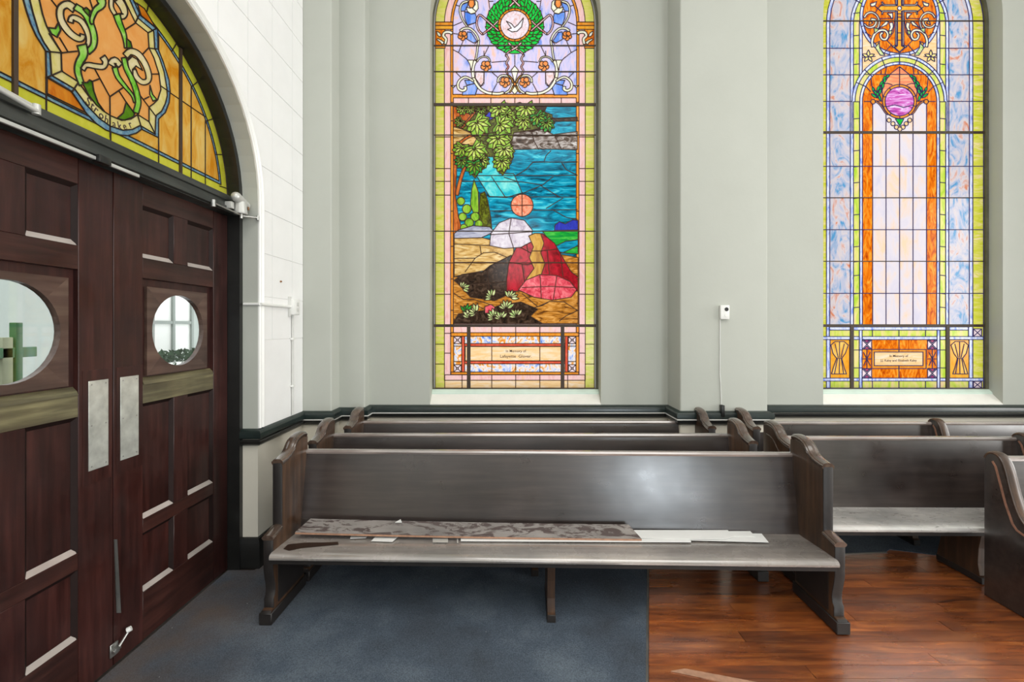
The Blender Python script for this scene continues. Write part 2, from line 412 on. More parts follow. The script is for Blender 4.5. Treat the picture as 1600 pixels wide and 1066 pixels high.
G = {
    'yellow':   stained('yellow', [(206, 212, 64), (224, 220, 110), (244, 212, 140)], HS),
    'lime':     stained('lime', [(206, 210, 40), (226, 222, 90), (250, 226, 170)], HS),
    'pink':     stained('pink', [(240, 182, 176), (250, 206, 204), (248, 196, 170)], VS),
    'amber':    stained('amber', [(226, 128, 20), (246, 166, 60)], VS),
    'lavender': stained('lavender', [(126, 150, 226), (204, 200, 236), (226, 206, 232), (244, 198, 176)], VS, 0.5, 2.6),
    'blue':     stained('blue', [(70, 122, 224), (120, 160, 236), (176, 188, 240)], VS, 0.5),
    'cream':    stained('cream', [(238, 236, 190), (252, 250, 236)], VS),
    'petal':    stained('petal', [(240, 134, 54), (250, 160, 86)]),
    'leafgreen': stained('leafgreen', [(4, 178, 48), (30, 226, 84)], VS),
    'ribbon':   stained('ribbon', [(222, 60, 60), (250, 206, 206), (252, 226, 224)], VS, 1.0, 5),
    'dove':     stained('dove', [(250, 246, 250)]),
    'pearl':    stained('pearl', [(226, 176, 160), (240, 220, 226), (246, 236, 244)], (7, 7, 7), 1.5),
    'sky':      stained('sky', [(6, 48, 62), (4, 112, 140), (10, 160, 190), (90, 214, 222)], (1.6, 6, 8), 1.4, 2.6),
    'skylight': stained('skylight', [(16, 166, 190), (70, 206, 210), (150, 236, 226)], (3, 3, 3), 0.8),
    'cloud':    stained('cloud', [(40, 26, 18), (92, 72, 58), (170, 158, 150), (226, 220, 214)], (3, 3, 6), 1.6),
    'ivy':      stained('ivy', [(130, 176, 40), (190, 214, 80), (232, 238, 150)], (9, 9, 9)),
    'ivydark':  stained('ivydark', [(16, 120, 40), (60, 176, 60)], (9, 9, 9)),
    'olive':    stained('olive', [(46, 40, 8), (84, 86, 16), (120, 132, 30)], (9, 9, 7)),
    'cypress':  stained('cypress', [(70, 130, 20), (140, 190, 50), (176, 206, 80)], VS),
    'trunk':    stained('trunk', [(110, 44, 10), (196, 96, 34), (226, 132, 60)], VS),
    'rock':     stained('rock', [(150, 104, 40), (222, 178, 104), (242, 214, 156)], HS, 1.6),
    'earth':    stained('earth', [(84, 42, 10), (196, 126, 40), (236, 174, 92)], HS, 1.8),
    'shadow':   stained('shadow', [(22, 14, 8), (52, 34, 22), (96, 74, 58)], (5, 5, 5), 1.8),
    'slate':    stained('slate', [(110, 112, 132), (176, 176, 194), (206, 204, 214)], HS),
    'crimson':  stained('crimson', [(110, 6, 16), (172, 14, 32), (206, 30, 52)], (5, 5, 4), 1.4),
    'rose':     stained('rose', [(186, 26, 48), (230, 84, 98), (246, 132, 136)], (5, 5, 5), 1.4),
    'gold':     stained('gold', [(166, 110, 20), (206, 152, 44), (226, 180, 84)], VS),
    'whitegl':  stained('whitegl', [(176, 160, 176), (220, 208, 216), (240, 232, 236)], (5, 5, 5), 1.2),
    'coral':    stained('coral', [(226, 92, 58), (240, 140, 104), (248, 186, 150)], (8, 8, 8)),
    'hills':    stained('hills', [(6, 110, 60), (20, 166, 50), (96, 206, 80)], HS),
    'indigo':   stained('indigo', [(34, 44, 150), (60, 70, 196)], VS),
    'sprig':    stained('sprig', [(120, 180, 90), (214, 224, 150), (240, 240, 190)], (9, 9, 9)),
    'redstrip': stained('redstrip', [(214, 66, 40), (238, 110, 80)]),
    'mottle':   stained('mottle', [(40, 96, 200), (176, 196, 240), (252, 240, 230), (240, 170, 80), (226, 120, 20)], (4, 4, 3), 2.0, 3.4, 0.28, 0.70),
    'peach':    stained('peach', [(244, 196, 130), (250, 212, 160), (252, 226, 196)], HS),
    'bluestrip': stained('bluestrip', [(120, 150, 240), (222, 228, 252), (244, 246, 255)], VS, 0.6, 6),
    'pastel':   stained('pastel', [(96, 170, 220), (206, 210, 232), (240, 226, 226), (238, 150, 112)], (3.2, 3.2, 1.6), 1.8, 2.6, 0.34, 0.68, 1.0),
    'greenstrip': stained('greenstrip', [(176, 214, 50), (222, 224, 112), (248, 216, 166)], VS, 0.8, 2.2),
    'flame':    stained('flame', [(178, 60, 2), (240, 124, 10), (255, 176, 60)], VS, 1.5, 3.4),
    'flamegold': stained('flamegold', [(240, 150, 24), (252, 190, 70)], VS),
    'pale':     stained('pale', [(216, 210, 226), (230, 220, 226), (248, 214, 180)], (3.4, 3.4, 1.6), 0.8, 2.0),
    'salmon':   stained('salmon', [(238, 120, 90), (244, 152, 106), (248, 186, 130)], HS),
    'violet':   stained('violet', [(120, 40, 140), (206, 84, 176), (226, 150, 220), (246, 230, 250)], HS, 1.6),
    'xwhite':   stained('xwhite', [(250, 226, 230)]),
    'xred':     stained('xred', [(150, 50, 120), (214, 100, 120)]),
    'fan_amber': stained('fan_amber', [(214, 138, 30), (232, 174, 72), (236, 196, 110)], (7, 5, 2.0), 1.2, 2.2, gain=1.45),
    'fan_fire': stained('fan_fire', [(206, 100, 14), (234, 152, 44)], (7, 5, 3), 1.2, gain=1.45),
    'fan_orange': stained('fan_orange', [(240, 158, 76), (246, 176, 98)], (3, 3, 3), gain=1.45),
    'fan_yellow': stained('fan_yellow', [(206, 200, 50), (226, 218, 80)], (3, 3, 3), gain=1.45),
    'fan_blue': stained('fan_blue', [(70, 108, 170), (120, 160, 176), (160, 186, 190)], (6, 6, 6), 1.5, 5, gain=1.45),
    'fan_cream': stained('fan_cream', [(224, 206, 110), (240, 222, 160)], (5, 5, 5), gain=1.45),
    'fan_green': stained('fan_green', [(90, 176, 20), (150, 216, 80), (196, 220, 130)], (6, 6, 4), gain=1.45),
    'fan_dark': stained('fan_dark', [(60, 120, 20), (110, 150, 40)], (6, 6, 4), gain=1.45),
    'fan_pale': stained('fan_pale', [(226, 206, 130), (246, 226, 186)], (5, 5, 5), gain=1.45),
}

# ------------------------------------------------------------------ stained glass: a true planar partition
def ccw(pts):
    a = sum(pts[i - 1][0] * pts[i][1] - pts[i][0] * pts[i - 1][1] for i in range(len(pts)))
    return list(pts) if a > 0 else list(pts)[::-1]

class Glass:
    """painter's list of outlines and lead cuts in the plane of a window, turned into separate panes and cames"""
    def __init__(self, to2): self.to2 = to2; self.polys = []; self.cuts = []
    def P(self, mat, pts, t=None):
        pts = [t(*p) for p in pts] if t else pts
        self.polys.append((mat, ccw([self.to2(*p) for p in pts])))
    def L(self, pts, t=None, n=0):
        pts = [t(*p) for p in pts] if t else pts
        if n: pts = [tuple(p) for p in smooth_path(pts, n)]
        self.cuts.append((len(self.polys), [self.to2(*p) for p in pts]))
    def rect(self, mat, x0, y0, x1, y1): self.P(mat, [(x0, y0), (x1, y0), (x1, y1), (x0, y1)])
    def circle(self, mat, x, y, r, n=24, a0=0.0):
        self.P(mat, [(x + r * math.cos(a0 + 2 * PI * i / n), y + r * math.sin(a0 + 2 * PI * i / n)) for i in range(n)])
    def ribbon(self, mat, pts, w0, w1=None, t=None, n=4):
        if t: pts = [t(*p) for p in pts]
        w1 = w0 if w1 is None else w1
        c = smooth_path([Vector(p) for p in pts], n)
        Lf, Rt = [], []
        for i, p in enumerate(c):
            d = (c[min(i + 1, len(c) - 1)] - c[max(i - 1, 0)]).normalized()
            nn = Vector((-d.y, d.x)); w = (w0 + (w1 - w0) * i / (len(c) - 1)) / 2
            Lf.append(tuple(p + nn * w)); Rt.append(tuple(p - nn * w))
        self.P(mat, Lf + Rt[::-1])
    def leaf(self, mat, x, y, ang, ln, w):
        c, s = math.cos(ang), math.sin(ang)
        pts = []
        for u, v in ((0, 0), (.25, .42), (.55, .46), (.85, .2), (1, 0), (.85, -.2), (.55, -.46), (.25, -.42)):
            pts.append((x + (u * ln) * c - (v * w) * s, y + (u * ln) * s + (v * w) * c))
        self.P(mat, pts)
    def flower(self, x, y, r, mat='petal', n=5):
        for i in range(n):
            a = 2 * PI * i / n + 0.3
            self.circle(mat, x + r * .52 * math.cos(a), y + r * .52 * math.sin(a), r * .50, 8, a)
        self.circle('cream', x, y, r * .16, 6)
    def build(self, root, to3, lead_w=0.0066, max_parts=290, min_area=0.00055, lead='lead'):
        verts, edges, faces, eorder = [], [], [], []
        for mat, pts in self.polys:
            b = len(verts); verts += [Vector(p) for p in pts]; faces.append(list(range(b, b + len(pts))))
        for order, pts in self.cuts:
            b = len(verts); verts += [Vector(p) for p in pts]
            for i in range(len(pts) - 1): edges.append((b + i, b + i + 1)); eorder.append(order)
        V, E, T, ov, oe, of = delaunay_2d_cdt(verts, edges, faces, 0, 1e-5, True)
        bb = [(min(p[0] for p in q), max(p[0] for p in q), min(p[1] for p in q), max(p[1] for p in q)) for m_, q in self.polys]
        def within(q, x, y):
            c = False
            for i in range(len(q)):
                (xa, ya), (xb, yb) = q[i - 1], q[i]
                if (ya > y) != (yb > y) and x < (xb - xa) * (y - ya) / (yb - ya) + xa: c = not c
            return c
        top = []
        for t in T:
            x = sum(V[i].x for i in t) / len(t); y = sum(V[i].y for i in t) / len(t)
            best = -1
            if within(self.polys[0][1], x, y):    # only inside the outline of the whole window
                for k in range(len(self.polys) - 1, -1, -1):
                    b = bb[k]
                    if b[0] <= x <= b[1] and b[2] <= y <= b[3] and within(self.polys[k][1], x, y): best = k; break
            top.append(best)
        cut = {}
        for e, ids in zip(E, oe):
            k = max([eorder[i] for i in ids if i < len(edges)], default=-1)
            if k >= 0: cut[frozenset(e)] = k
        adj = {}
        for ti, t in enumerate(T):
            for i in range(len(t)):
                adj.setdefault(frozenset((t[i], t[(i + 1) % len(t)])), []).append(ti)
        comp = [-1] * len(T); comps = []
        for s in range(len(T)):
            if comp[s] >= 0 or top[s] < 0: continue
            cid = len(comps); comps.append([]); st = [s]; comp[s] = cid
            while st:
                a = st.pop(); comps[cid].append(a); t = T[a]
                for i in range(len(t)):
                    ed = frozenset((t[i], t[(i + 1) % len(t)]))
                    for b in adj[ed]:
                        if comp[b] < 0 and top[b] == top[a] and not (cut.get(ed, -1) > top[a]):
                            comp[b] = cid; st.append(b)
        def tri_area(t):
            a, b, c = (V[i] for i in t[:3]); return abs((b - a).cross(c - a)) / 2
        areas = [sum(tri_area(T[i]) for i in c) for c in comps]
        order = sorted(range(len(comps)), key=lambda i: -areas[i])
        big = [i for i in order if areas[i] >= min_area][:max_parts]
        small = [i for i in order if i not in set(big) and areas[i] > 1e-7]
        def pane_geo(tris, off, depth=0.004):
            idx = {}; vv = []; ff = []; mi = []
            for ti in tris:
                for v in T[ti]:
                    if v not in idx: idx[v] = len(idx)
            n = len(idx); keys = list(idx)
            vv = [to3(V[k].x, V[k].y, off) for k in keys] + [to3(V[k].x, V[k].y, off - depth) for k in keys]
            ecount = {}
            for ti in tris:
                t = [idx[v] for v in T[ti]]
                ff.append(t); mi.append(0)
                ff.append([x + n for x in t[::-1]]); mi.append(1)
                for i in range(len(t)):
                    ecount.setdefault(frozenset((t[i], t[(i + 1) % len(t)])), []).append((t[i], t[(i + 1) % len(t)]))
            for k, l in ecount.items():
                if len(l) == 1:
                    a, b = l[0]; ff.append([b, a, a + n, b + n]); mi.append(1)
            return vv, ff, mi
        for i in big:
            mat = self.polys[top[comps[i][0]]][0]
            vv, ff, mi = pane_geo(comps[i], random.uniform(-0.0004, 0.0004))
            link_mesh('glass_pane', vv, ff, [G[mat], M['glass_back']], root, mi=mi)
        if small:
            mats = []; vv_, ff_, mi_ = [], [], []
            for i in small:
                mat = self.polys[top[comps[i][0]]][0]
                if mat not in mats: mats.append(mat)
                vv, ff, mi = pane_geo(comps[i], 0)
                b = len(vv_); vv_ += vv
                ff_ += [[x + b for x in f] for f in ff]
                mi_ += [1 + mats.index(mat) if m == 0 else 0 for m in mi]
            o = link_mesh('small_glass_chips', vv_, ff_, [M['glass_back']] + [G[m] for m in mats], root, mi=mi_)
            o['kind'] = 'stuff'
        vv, ff = [], []
        w = lead_w / 2
        for ed, ts in adj.items():
            ins = [t for t in ts if top[t] >= 0]
            if not ins: continue
            if len(ins) == 2 and comp[ins[0]] == comp[ins[1]] and not cut.get(ed, -1) > top[ins[0]]: continue
            a, b = (V[i] for i in ed)
            d = b - a
            if d.length < 1e-6: continue
            d.normalize(); nn = Vector((-d.y, d.x))
            a = a - d * w * .45; b = b + d * w * .45
            base = len(vv)
            for p in (a, b):
                for s, q in ((-1, -.003), (-1, .002), (-.5, .0042), (.5, .0042), (1, .002), (1, -.003)):
                    r = p + nn * w * s; vv.append(to3(r.x, r.y, q))
            for j in range(6):
                k = (j + 1) % 6
                ff.append([base + j, base + k, base + 6 + k, base + 6 + j])
        link_mesh('lead_came', vv, ff, M[lead], root)
        return len(comps), len(big)

def text_mesh(name, s, size, loc, rot, mat, parent, extrude=0.0006, align='CENTER', sx=1.0):
    cu = bpy.data.curves.new(name, 'FONT')
    cu.body = s; cu.size = size; cu.extrude = extrude; cu.align_x = align; cu.align_y = 'CENTER'; cu.resolution_u = 3; cu.offset = size * 0.012
    tmp = bpy.data.objects.new('tmp', cu); COL.objects.link(tmp)
    bpy.context.view_layer.update()
    me = bpy.data.meshes.new_from_object(tmp.evaluated_get(bpy.context.evaluated_depsgraph_get()))
    bpy.data.objects.remove(tmp); bpy.data.curves.remove(cu)
    me.name = name
    me.transform(Matrix.Translation(loc) @ rot.to_4x4() @ Matrix.Diagonal((sx, 1, 1, 1)))
    me.materials.clear(); me.materials.append(mat)
    o = bpy.data.objects.new(name, me); COL.objects.link(o); o.parent = parent
    return o
# ------------------------------------------------------------------ the room shell
YW, YG = 4.08, 4.22             # back wall face, leaded glass plane
XL = -1.742                     # left wall face
XD = -1.9276                    # door face
ZS = 2.50                       # springing of the door arch
YC = 2.20                       # middle of the doorway
ROOM_X, ROOM_Y, ROOM_Z = 12.5, -7.5, 6.6

def plate(bm, outer, holes, to3, d0, d1):
    """slab of outline outer with openings, from depth d0 (face) to d1"""
    verts, faces = [], []
    for loop in [outer] + holes:
        b = len(verts); loop = ccw(loop); verts += [Vector(p) for p in loop]; faces.append(list(range(b, b + len(loop))))
    V, E, T, ov, oe, of = delaunay_2d_cdt(verts, [], faces, 0, 1e-6, True)
    keep = [t for t, f in zip(T, of) if f == [0] or tuple(f) == (0,)]
    fa = [bm.verts.new(to3(v.x, v.y, d0)) for v in V]
    fb = [bm.verts.new(to3(v.x, v.y, d1)) for v in V]
    cnt = {}
    for t in keep:
        bm.faces.new([fa[i] for i in t]); bm.faces.new([fb[i] for i in t[::-1]])
        for i in range(3):
            cnt.setdefault(frozenset((t[i], t[(i + 1) % 3])), []).append((t[i], t[(i + 1) % 3]))
    for k, l in cnt.items():
        if len(l) == 1:
            a, b = l[0]; bm.faces.new((fa[b], fa[a], fb[a], fb[b]))
    bmesh.ops.delete(bm, geom=[v for v in bm.verts if not v.link_faces], context='VERTS')

def arch(u0, u1, z0, zs, n=28):
    c = (u0 + u1) / 2; r = (u1 - u0) / 2
    return [(u0, z0), (u1, z0)] + [(c + r * math.cos(PI * i / n), zs + r * math.sin(PI * i / n)) for i in range(n + 1)]

W1 = (-0.735, 0.797); W2 = (2.790, 4.400); ZSILL = 0.957; ZSPR = 4.46
bm = bmesh.new()
plate(bm, [(XL - 0.3, -0.02), (ROOM_X, -0.02), (ROOM_X, ROOM_Z), (XL - 0.3, ROOM_Z)],
      [arch(W1[0], W1[1], ZSILL, ZSPR), arch(W2[0], W2[1], ZSILL, ZSPR), arch(6.3, 7.9, ZSILL, ZSPR)],
      lambda u, v, d: (u, YW + d, v), 0, 0.30)
wall_back = tag(from_bm('wall_back', bm, M['wall']), 'grey-white plastered wall that holds the tall stained glass windows', 'wall', kind='structure')
def pilaster(x0, x1, y0):
    bm = bmesh.new()
    bbox(bm, (x0, y0, 0), (x1, YW + 0.02, ROOM_Z))
    es = [e for e in bm.edges if abs(e.verts[0].co.z - e.verts[1].co.z) > 1 and e.verts[0].co.y < y0 + 0.01]
    bmesh.ops.bevel(bm, geom=es, offset=0.012, segments=3, profile=0.5, affect='EDGES')
    return from_bm('pilaster', bm, M['wall'], wall_back, True)
pilaster(XL - 0.05, -1.499, 3.78)
pilaster(-1.52, -1.277, 3.95)
pilaster(1.397, 2.124, 3.78)
pilaster(5.1, 5.8, 3.78)

# left wall with the arched doorway
bm = bmesh.new()
door_hole = arch(YC - 0.92, YC + 0.92, 0.0, ZS)
door_hole[0] = (YC - 0.92, -0.05); door_hole[1] = (YC + 0.92, -0.05)
plate(bm, [(ROOM_Y, -0.02), (YW, -0.02), (YW, ROOM_Z), (ROOM_Y, ROOM_Z)], [door_hole],
      lambda u, v, d: (XL - d, u, v), 0, 0.104)
wall_left = tag(from_bm('wall_left', bm, [M['wall_left'], M['wall']]), 'white tiled wall with the arched wooden double doors', 'wall', kind='structure')
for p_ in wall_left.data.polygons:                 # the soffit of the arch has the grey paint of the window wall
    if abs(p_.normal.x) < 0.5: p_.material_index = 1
# square fibre tiles, each with its own joint, cut round the arch
def wall_tiles():
    s = 0.3025; g = 0.0018
    ys = [3.78 + 0.006 - 0.19 - s * i for i in range(14)]
    zs = [1.56 + s * i for i in range(16)]
    ra = 0.972
    for zi, z0 in enumerate(zs):
        for yi, y0 in enumerate(ys + [3.596]):
            a, b = y0 + g, min(y0 + s - g, 3.775)
            if yi == len(ys): a, b = 3.596 + g, 3.776
            if yi == 0: a, b = 3.596 - s + g, 3.596 - g
            elif yi < len(ys): a, b = 3.596 - s * (yi + 1) + g, 3.596 - s * yi - g
            lo, hi = z0 + g, z0 + s - g
            poly = [(a, lo), (b, lo), (b, hi), (a, hi)]
            def inside(u, v): return (abs(u - YC) < ra and v < ZS) or ((u - YC) ** 2 + (v - ZS) ** 2 < ra * ra)
            near = any(inside(u, v) for u, v in poly) or (a < YC < b and lo < ZS + ra)
            bm = bmesh.new()
            to3 = lambda u, v, d: (XL + 0.006 - d, u, v)
            if near:
                if all(inside(u, v) for u, v in poly): bm.free(); continue
                verts = [Vector(p) for p in poly]; fc = [[0, 1, 2, 3]]
                hole = ccw(arch(YC - ra, YC + ra, -0.1, ZS, 56))
                verts += [Vector(p) for p in hole]; fc.append(list(range(4, 4 + len(hole))))
                V, E, T, ov, oe, of = delaunay_2d_cdt(verts, [], fc, 0, 1e-6, True)
                keep = [t for t, f in zip(T, of) if list(f) == [0]]
                if not keep: bm.free(); continue
                vm = {}
                for t in keep:
                    for i in t:
                        if i not in vm: vm[i] = (bm.verts.new(to3(V[i].x, V[i].y, 0)), bm.verts.new(to3(V[i].x, V[i].y, 0.008)))
                cnt = {}
                for t in keep:
                    bm.faces.new([vm[i][0] for i in t])
                    for i in range(3): cnt.setdefault(frozenset((t[i], t[(i + 1) % 3])), []).append((t[i], t[(i + 1) % 3]))
                for k, l in cnt.items():
                    if len(l) == 1:
                        p, q = l[0]; bm.faces.new((vm[q][0], vm[p][0], vm[p][1], vm[q][1]))
            else:
                prism_bm(bm, poly, to3, 0, 0.008)
                bmesh.ops.recalc_face_normals(bm, faces=bm.faces[:])
            from_bm('wall_tile', bm, M['tile'], wall_left)
wall_tiles()
box('wall_panel', (XL - 0.004, 3.18, 0.95), (XL + 0.005, 3.776, 1.557), M['tile'], wall_left, 0.001, 1)

# floor, ceiling and the walls outside the frame
fl = tag(box('floor', (-6.2, ROOM_Y, -0.12), (ROOM_X, YW + 0.1, -0.004), M['sub_floor']), 'dark floor under the carpet and the varnished planks', 'floor', kind='structure')
tag(box('ceiling', (XL - 0.3, ROOM_Y, ROOM_Z), (ROOM_X, YW + 0.3, ROOM_Z + 0.1), M['white_gloss']), 'plain white ceiling high above the pews', 'ceiling', kind='structure')
tag(box('wall_right', (ROOM_X, ROOM_Y, 0), (ROOM_X + 0.1, YW + 0.3, ROOM_Z), M['wall']), 'plain plastered wall on the far right', 'wall', kind='structure')
tag(box('wall_rear', (XL - 0.3, ROOM_Y - 0.1, 0), (ROOM_X, ROOM_Y, ROOM_Z), M['wall']), 'plain plastered wall behind the camera', 'wall', kind='structure')

# chair rail and baseboard
path = [(XL - 0.104, YC + 0.92), (XL, YC + 0.92), (XL, 3.78), (-1.499, 3.78), (-1.499, 3.95), (-1.277, 3.95), (-1.277, YW),
        (1.397, YW), (1.397, 3.78), (2.124, 3.78), (2.124, YW), (5.1, YW), (5.1, 3.78), (5.8, 3.78), (5.8, YW), (ROOM_X, YW)]
bm = bmesh.new()
plan_sweep(bm, path, [(0, 0.953), (0.022, 0.945), (0.034, 0.936), (0.038, 0.925), (0.038, 0.893), (0.026, 0.886), (0, 0.886)])
rail = tag(from_bm('trim_1', bm, M['frame_green'], None, True), 'dark green chair rail running round the wall under the windows', 'chair rail', kind='structure')
bm = bmesh.new()
plan_sweep(bm, path[2:10], [(0, 0.889), (0.036, 0.889), (0.041, 0.885), (0.041, 0.882), (0.036, 0.878), (0, 0.878)])
from_bm('bead', bm, M['bead'], rail, True)['label'] = 'pale grey bead between the two dark mouldings'
bm = bmesh.new()
plan_sweep(bm, path, [(0, 0.878), (0.026, 0.878), (0.033, 0.870), (0.030, 0.852), (0.016, 0.840), (0, 0.838)])
from_bm('lower_moulding', bm, M['frame_black'], rail, True)
bm = bmesh.new()
plan_sweep(bm, path, [(0, 0.0), (0.024, 0.0), (0.024, 0.17), (0.016, 0.19), (0.012, 0.205), (0, 0.21)])
tag(from_bm('baseboard_left', bm, M['frame_black'], None, True), 'black skirting board at the foot of the cream wall', 'skirting', kind='structure')

# white casing round the arch
bm = bmesh.new()
pth, fr = [], []
def arch_path(r, zb, n=36):
    out = [(YC - r, zb, Vector((-1, 0)))]
    for i in range(n + 1):
        a = PI - PI * i / n
        out.append((YC + r * math.cos(a), ZS + r * math.sin(a), Vector((math.cos(a), math.sin(a)))))
    out.append((YC + r, zb, Vector((1, 0))))
    return out
for u, v, nn in arch_path(0.928, 0.955):
    pth.append((XL, u, v)); fr.append((Vector((0, nn.x, nn.y)), Vector((1, 0, 0))))
sweep(bm, pth, fr, [(-0.008, 0.0), (-0.008, 0.010), (0.002, 0.018), (0.014, 0.014), (0.018, 0.007), (0.026, 0.012), (0.036, 0.020), (0.046, 0.016), (0.050, 0.0)])
tag(from_bm('trim_2', bm, M['white_gloss'], None, True), 'white moulded casing round the arched doorway', 'casing', kind='structure')
# black timber frame in the arch
bm = bmesh.new()
fh = arch(YC - 0.885, YC + 0.885, 0, ZS, 48)
fo = arch(YC - 1.02, YC + 1.02, 0, ZS, 48)
plate(bm, fo, [fh], lambda u, v, d: (XL - 0.104 - d, u, v), 0, 0.15)
frame = tag(from_bm('trim_3', bm, M['frame_black']), 'black arched timber frame holding the doors and the fanlight', 'door frame', kind='structure')
bm = bmesh.new()
bbox(bm, (XL - 0.25, YC - 0.885, 2.405), (-1.86, YC + 0.885, 2.515))
plan = [(-1.86, 2.512), (-1.846, 2.508), (-1.846, 2.475), (-1.856, 2.470), (-1.856, 2.440), (-1.842, 2.434), (-1.842, 2.414), (-1.86, 2.408)]
prism_bm(bm, plan, lambda u, v, d: (u, d, v), YC - 0.885, YC + 0.885)
tag(from_bm('transom', bm, M['transom'], frame), 'dark grey-green transom beam between doors and fanlight')

# carpet and planks
def slab(name, poly, z0, z1, mat, parent=None):
    bm = bmesh.new(); prism_bm(bm, poly, lambda u, v, d: (u, v, d), z0, z1)
    return from_bm(name, bm, mat, parent)
def fpx(x, y):
    Y = F * H / (y - CY); return ((x - CX) * Y / F, Y)
e0, e1 = Vector(fpx(1009, 1066)), Vector(fpx(1011, 880))
dirn = (e1 - e0).normalized()
eb = e0 - dirn * 3.2; et = e1 + dirn * 0.93
carpet = tag(slab('carpet', [(XL - 0.18, ROOM_Y), (eb.x, ROOM_Y), (eb.x, eb.y), (et.x, et.y), (et.x, YW - .03), (XL, YW - .03), (XL, YC + .88), (XL - .18, YC + .88)], -0.004, 0.004, M['carpet']),
    'worn slate blue carpet between the doors and the long front pew', 'carpet')
nd = Vector((dirn.y, -dirn.x)) * 0.012
slab('edging_strip', [tuple(eb), tuple(eb + nd), tuple(et + nd), tuple(et)], 0.0, 0.0045, M['steel'], carpet)['label'] = 'thin grey metal strip along the edge'
yy = 1.30
pw = 0.0835
row = 0
while yy < 4.06:
    xs = e0.x + (yy + pw - e0.y) / dirn.y * dirn.x + 0.014 if yy < et.y else et.x + 0.014
    xs2 = e0.x + (yy - e0.y) / dirn.y * dirn.x + 0.014
    x = min(xs, xs2); first = True
    while x < 6.2:
        ln = random.uniform(1.1, 2.5) if not first else random.uniform(0.5, 2.2)
        x1 = min(x + ln, 6.4)
        bm = bmesh.new()
        g = 0.0011
        a0 = (xs2 if first else x + g); a1 = (xs if first else x + g)
        dz = random.uniform(-0.0007, 0.0007)
        prism_bm(bm, [(a0 + .001, yy + g), (x1 - g, yy + g), (x1 - g, yy + pw - g), (a1 + .001, yy + pw - g)], lambda u, v, d: (u, v, d), -0.012, 0.0 + dz)
        bmesh.ops.recalc_face_normals(bm, faces=bm.faces[:])
        from_bm('floor_plank', bm, M['plank'], fl)
        x = x1; first = False
    yy += pw; row += 1
cp = [fpx(1235, 869), fpx(1384, 863.5), fpx(1390, 859), fpx(1468, 869), fpx(1474, 871), fpx(1540, 866), fpx(1640, 862)]
runner = tag(slab('carpet_runner', cp + [(6.0, cp[-1][1]), (6.0, YW - .03), (cp[0][0], YW - .03)], 0.0, 0.004, M['carpet']),
    'dark blue carpet strip under the right-hand pews', 'carpet')
for k, (a, b) in enumerate(((0, 1), (4, 5))):
    p, q = Vector(cp[a]), Vector(cp[b])
    slab('edging_strip', [tuple(p), tuple(q), tuple(q + Vector((0, -.014))), tuple(p + Vector((0, -.014)))], 0.0012, 0.006, M['steel'], runner)['label'] = 'pale metal strip along the edge'
lath = [fpx(1048, 1050), fpx(1070, 1046), fpx(1330, 1095), fpx(1310, 1105)]
tag(slab('floor_patch', lath, 0.0012, 0.004, M['board_edge']), 'pale bare wooden strip lying on the varnished floor', 'wood strip')

